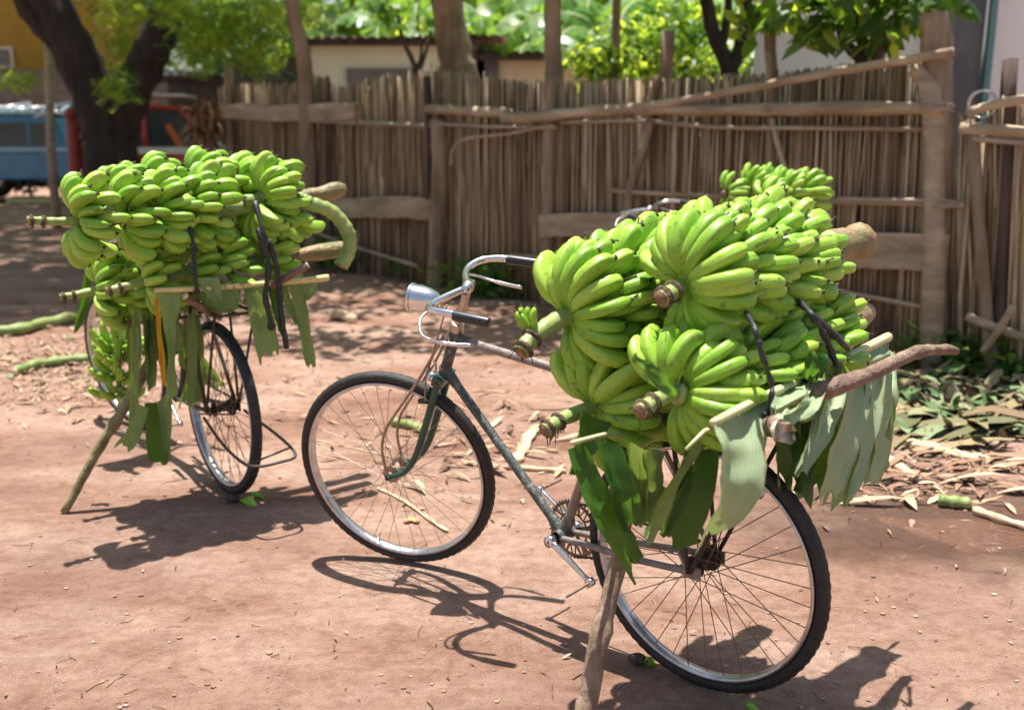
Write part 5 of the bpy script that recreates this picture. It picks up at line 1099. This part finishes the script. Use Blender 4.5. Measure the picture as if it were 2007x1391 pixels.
def vehicle(label, cat, name, loc, rz, body, cab, m, wheels, wins, W, wr=.36, extra=None, group='vehicles parked behind the tree', cabm=None):
    root = empty(name, loc, rot=(0, 0, rz)); tag(root, label, cat, group)
    mb = MB(); prism(mb, body, -W / 2, W / 2); bevel(mb.build('body', M[m], root, smooth=False), .05)
    mb = MB(); prism(mb, cab, -W / 2 + .08, W / 2 - .08); bevel(mb.build('cab', M[cabm or m], root, smooth=False), .05)
    for wx, wz, ww, wh in wins:
        for s in (-1, 1):
            mb = MB(); mb.box((wx, s * (W / 2 - .08), wz), (ww, .02, wh)); mb.build('window', M['glass'], root, smooth=False)
    for wx in wheels:
        for s in (-1, 1):
            w_ = empty('wheel', (wx, s * (W / 2 - .10), wr), root)
            mb = MB(); mb.lathe([(wr * .6, -.1), (wr * .95, -.1), (wr, -.06), (wr, .06), (wr * .95, .1), (wr * .6, .1)], n=28, closed=True); mb.build('tyre', M['tyre'], w_)
            mb = MB(); mb.lathe([(.0, .03 * s), (wr * .25, .05 * s), (wr * .55, .02 * s), (wr * .62, .08 * s)], n=20); mb.build('rim', M['rim'], w_)
    return root
# blue van, side on
c = G(30, 400); c = V((-9.6, 20.5, 0))
v = vehicle('faded blue off-road vehicle with a loaded roof parked at the left edge', 'car', 'parked_car', c, 0, [(-2.2, .45), (2.0, .45), (2.05, .95), (1.95, 1.02), (-2.2, 1.02)], [(-2.1, 1.0), (.9, 1.0), (.75, 1.62), (.6, 1.70), (-2.1, 1.70)], 'blue', (-1.3, 1.35), [(-.2, 1.33, .75, .46), (-1.15, 1.33, .85, .46), (.45, 1.33, .42, .44)], 1.7)
mb = MB(); boxes(mb, [((0, -.86, 1.04), (4.1, .02, .07)), ((-.7, 0, 1.73), (2.9, 1.6, .05))]); mb.build('trim', M['ltblue'], v, smooth=False)
mb = MB()
for k in range(9): mb.tube([(-1.6 + k * .25, -.6, 1.8), (-1.5 + k * .27, .2, 1.84 + .05 * (k % 3)), (-1.3 + k * .2, .6, 1.8)], .035, 6)
ob = mb.build('roof_load_pipe', M['rim'], v); ob.name = 'roof_rack'
# red pickup behind the tree
c = Y(335, 300, 15.6); c.z = 0
v = vehicle('red vehicle with an open orange-lined cab parked between the tree and the fence', 'car', 'parked_car', c, .15, [(-.95, .5), (1.3, .5), (1.35, 1.0), (.9, 1.12), (-.95, 1.12)], [(-.8, 1.1), (.85, 1.1), (.25, 1.72), (-.65, 1.76)], 'red', (-.6, .85), [], 1.6, cabm='glass')
mb = MB(); prism(mb, [(-.72, 1.74), (.30, 1.70), (.34, 1.76), (-.70, 1.83)], -.76, .76); bevel(mb.build('roof', M['red'], v, smooth=False), .02)
for x0, x1 in ((-.80, -.66), (-.22, -.22), (.88, .27)):
    for s_ in (-1, 1): mb = MB(); mb.tube([(x0, s_ * .75, 1.08), (x1, s_ * .74, 1.76)], .045, 6); mb.build('pillar', M['red'], v)
mb = MB(); mb.box((.2, -.76, 1.34), (.09, .05, .36), Matrix.Rotation(-.5, 3, 'Y')); mb.build('seat', M['orange'], v, smooth=False)
mb = MB(); boxes(mb, [((.1, -.83, 1.13), (1.9, .04, .10)), ((-.2, 0, 1.92), (1.1, 1.2, .04)), ((-.2, -.5, 1.84), (.05, .05, .16))]); mb.build('trim', M['white'], v, smooth=False)
# red pump post
p = Y(148, 300, 16.5); p.z = 0
mb = MB(); mb.tube([(0, 0, -.1), (0, 0, .4), (.01, 0, 1.45), (0, 0, 1.62)], [.16, .13, .12, .09], 12); mb.ball((0, 0, 1.66), .12, 10)
ob = rooted('hand_pump', p, 'dark red pump post left of the big tree', 'pump'); mb.build('column', M['redd'], ob)
mb = MB(); mb.tube([(0, 0, 1.6), (-.3, 0, 1.72), (-.62, 0, 1.62)], .025, 6); mb.tube([(0, 0, 1.35), (.2, -.05, 1.3), (.28, -.05, 1.15)], .035, 6); mb.build('handle', M['rim'], ob)
# far left: timber, a bush, a dark heap added as the blue vehicle's shade
mb = MB(); mb.box((0, 0, .05), (1.3, .12, .10)); tag(mb.build('timber_beam', M['rib_y'], loc=G(80, 398), smooth=False), 'pale timber beam on the shaded ground at the left', 'beam')
r = random.Random(3)
for x, y, s, lab in ((60, 345, .35, 'dark heap added as the shade in front of the blue vehicle'), (150, 365, .3, 'low dark bush at the foot of the big tree')):
    mb = MB(); c = G(x, 385); leafcloud(mb, V((0, 0, .5)), (s * 1.6, .4, .4), 260, .22, .05, r)
    tag(mb.build('shade_heap' if x == 60 else 'bush', M['trunk_dark'] if x == 60 else M['crown_d'], loc=c), lab, 'heap' if x == 60 else 'bush')
# ---------------------------------------------------------------- camera, light, world
cd = bpy.data.cameras.new('camera'); cam = bpy.data.objects.new('camera', cd); COL.objects.link(cam); S.camera = cam
cam.location = CAM; cam.rotation_euler = (pi / 2 - PITCH, 0, 0); cd.sensor_width = 36; cd.lens = 36 * FPX / 2007; cd.clip_end = 800; cd.clip_start = .05
cd.dof.use_dof = True; cd.dof.focus_distance = 2.75; cd.dof.aperture_fstop = 2.3
SV = V((-.0752, .1605, 1)).normalized()
ld = bpy.data.lights.new('sun', 'SUN'); ld.energy = 5.0; ld.angle = radians(.55); ld.color = (1, .955, .89)
sun = bpy.data.objects.new('sun', ld); COL.objects.link(sun); sun.rotation_euler = SV.to_track_quat('Z', 'Y').to_euler(); sun.location = (0, 0, 30)
w = bpy.data.worlds.new('World'); S.world = w; w.use_nodes = True
sk = w.node_tree.nodes.new('ShaderNodeTexSky'); sk.sky_type = 'NISHITA'; sk.sun_disc = False
sk.sun_elevation = math.asin(SV.z); sk.sun_rotation = math.atan2(SV.x, SV.y); sk.air_density = 1.2; sk.dust_density = 2.5
w.node_tree.links.new(sk.outputs[0], w.node_tree.nodes['Background'].inputs[0]); w.node_tree.nodes['Background'].inputs[1].default_value = .075
S.view_settings.view_transform = 'Standard'; S.view_settings.look = 'None'; S.view_settings.gamma = 1; S.view_settings.exposure = EXPO
S.render.engine = 'CYCLES'; S.cycles.use_denoising = True; S.cycles.max_bounces = 8; S.cycles.transparent_max_bounces = 8
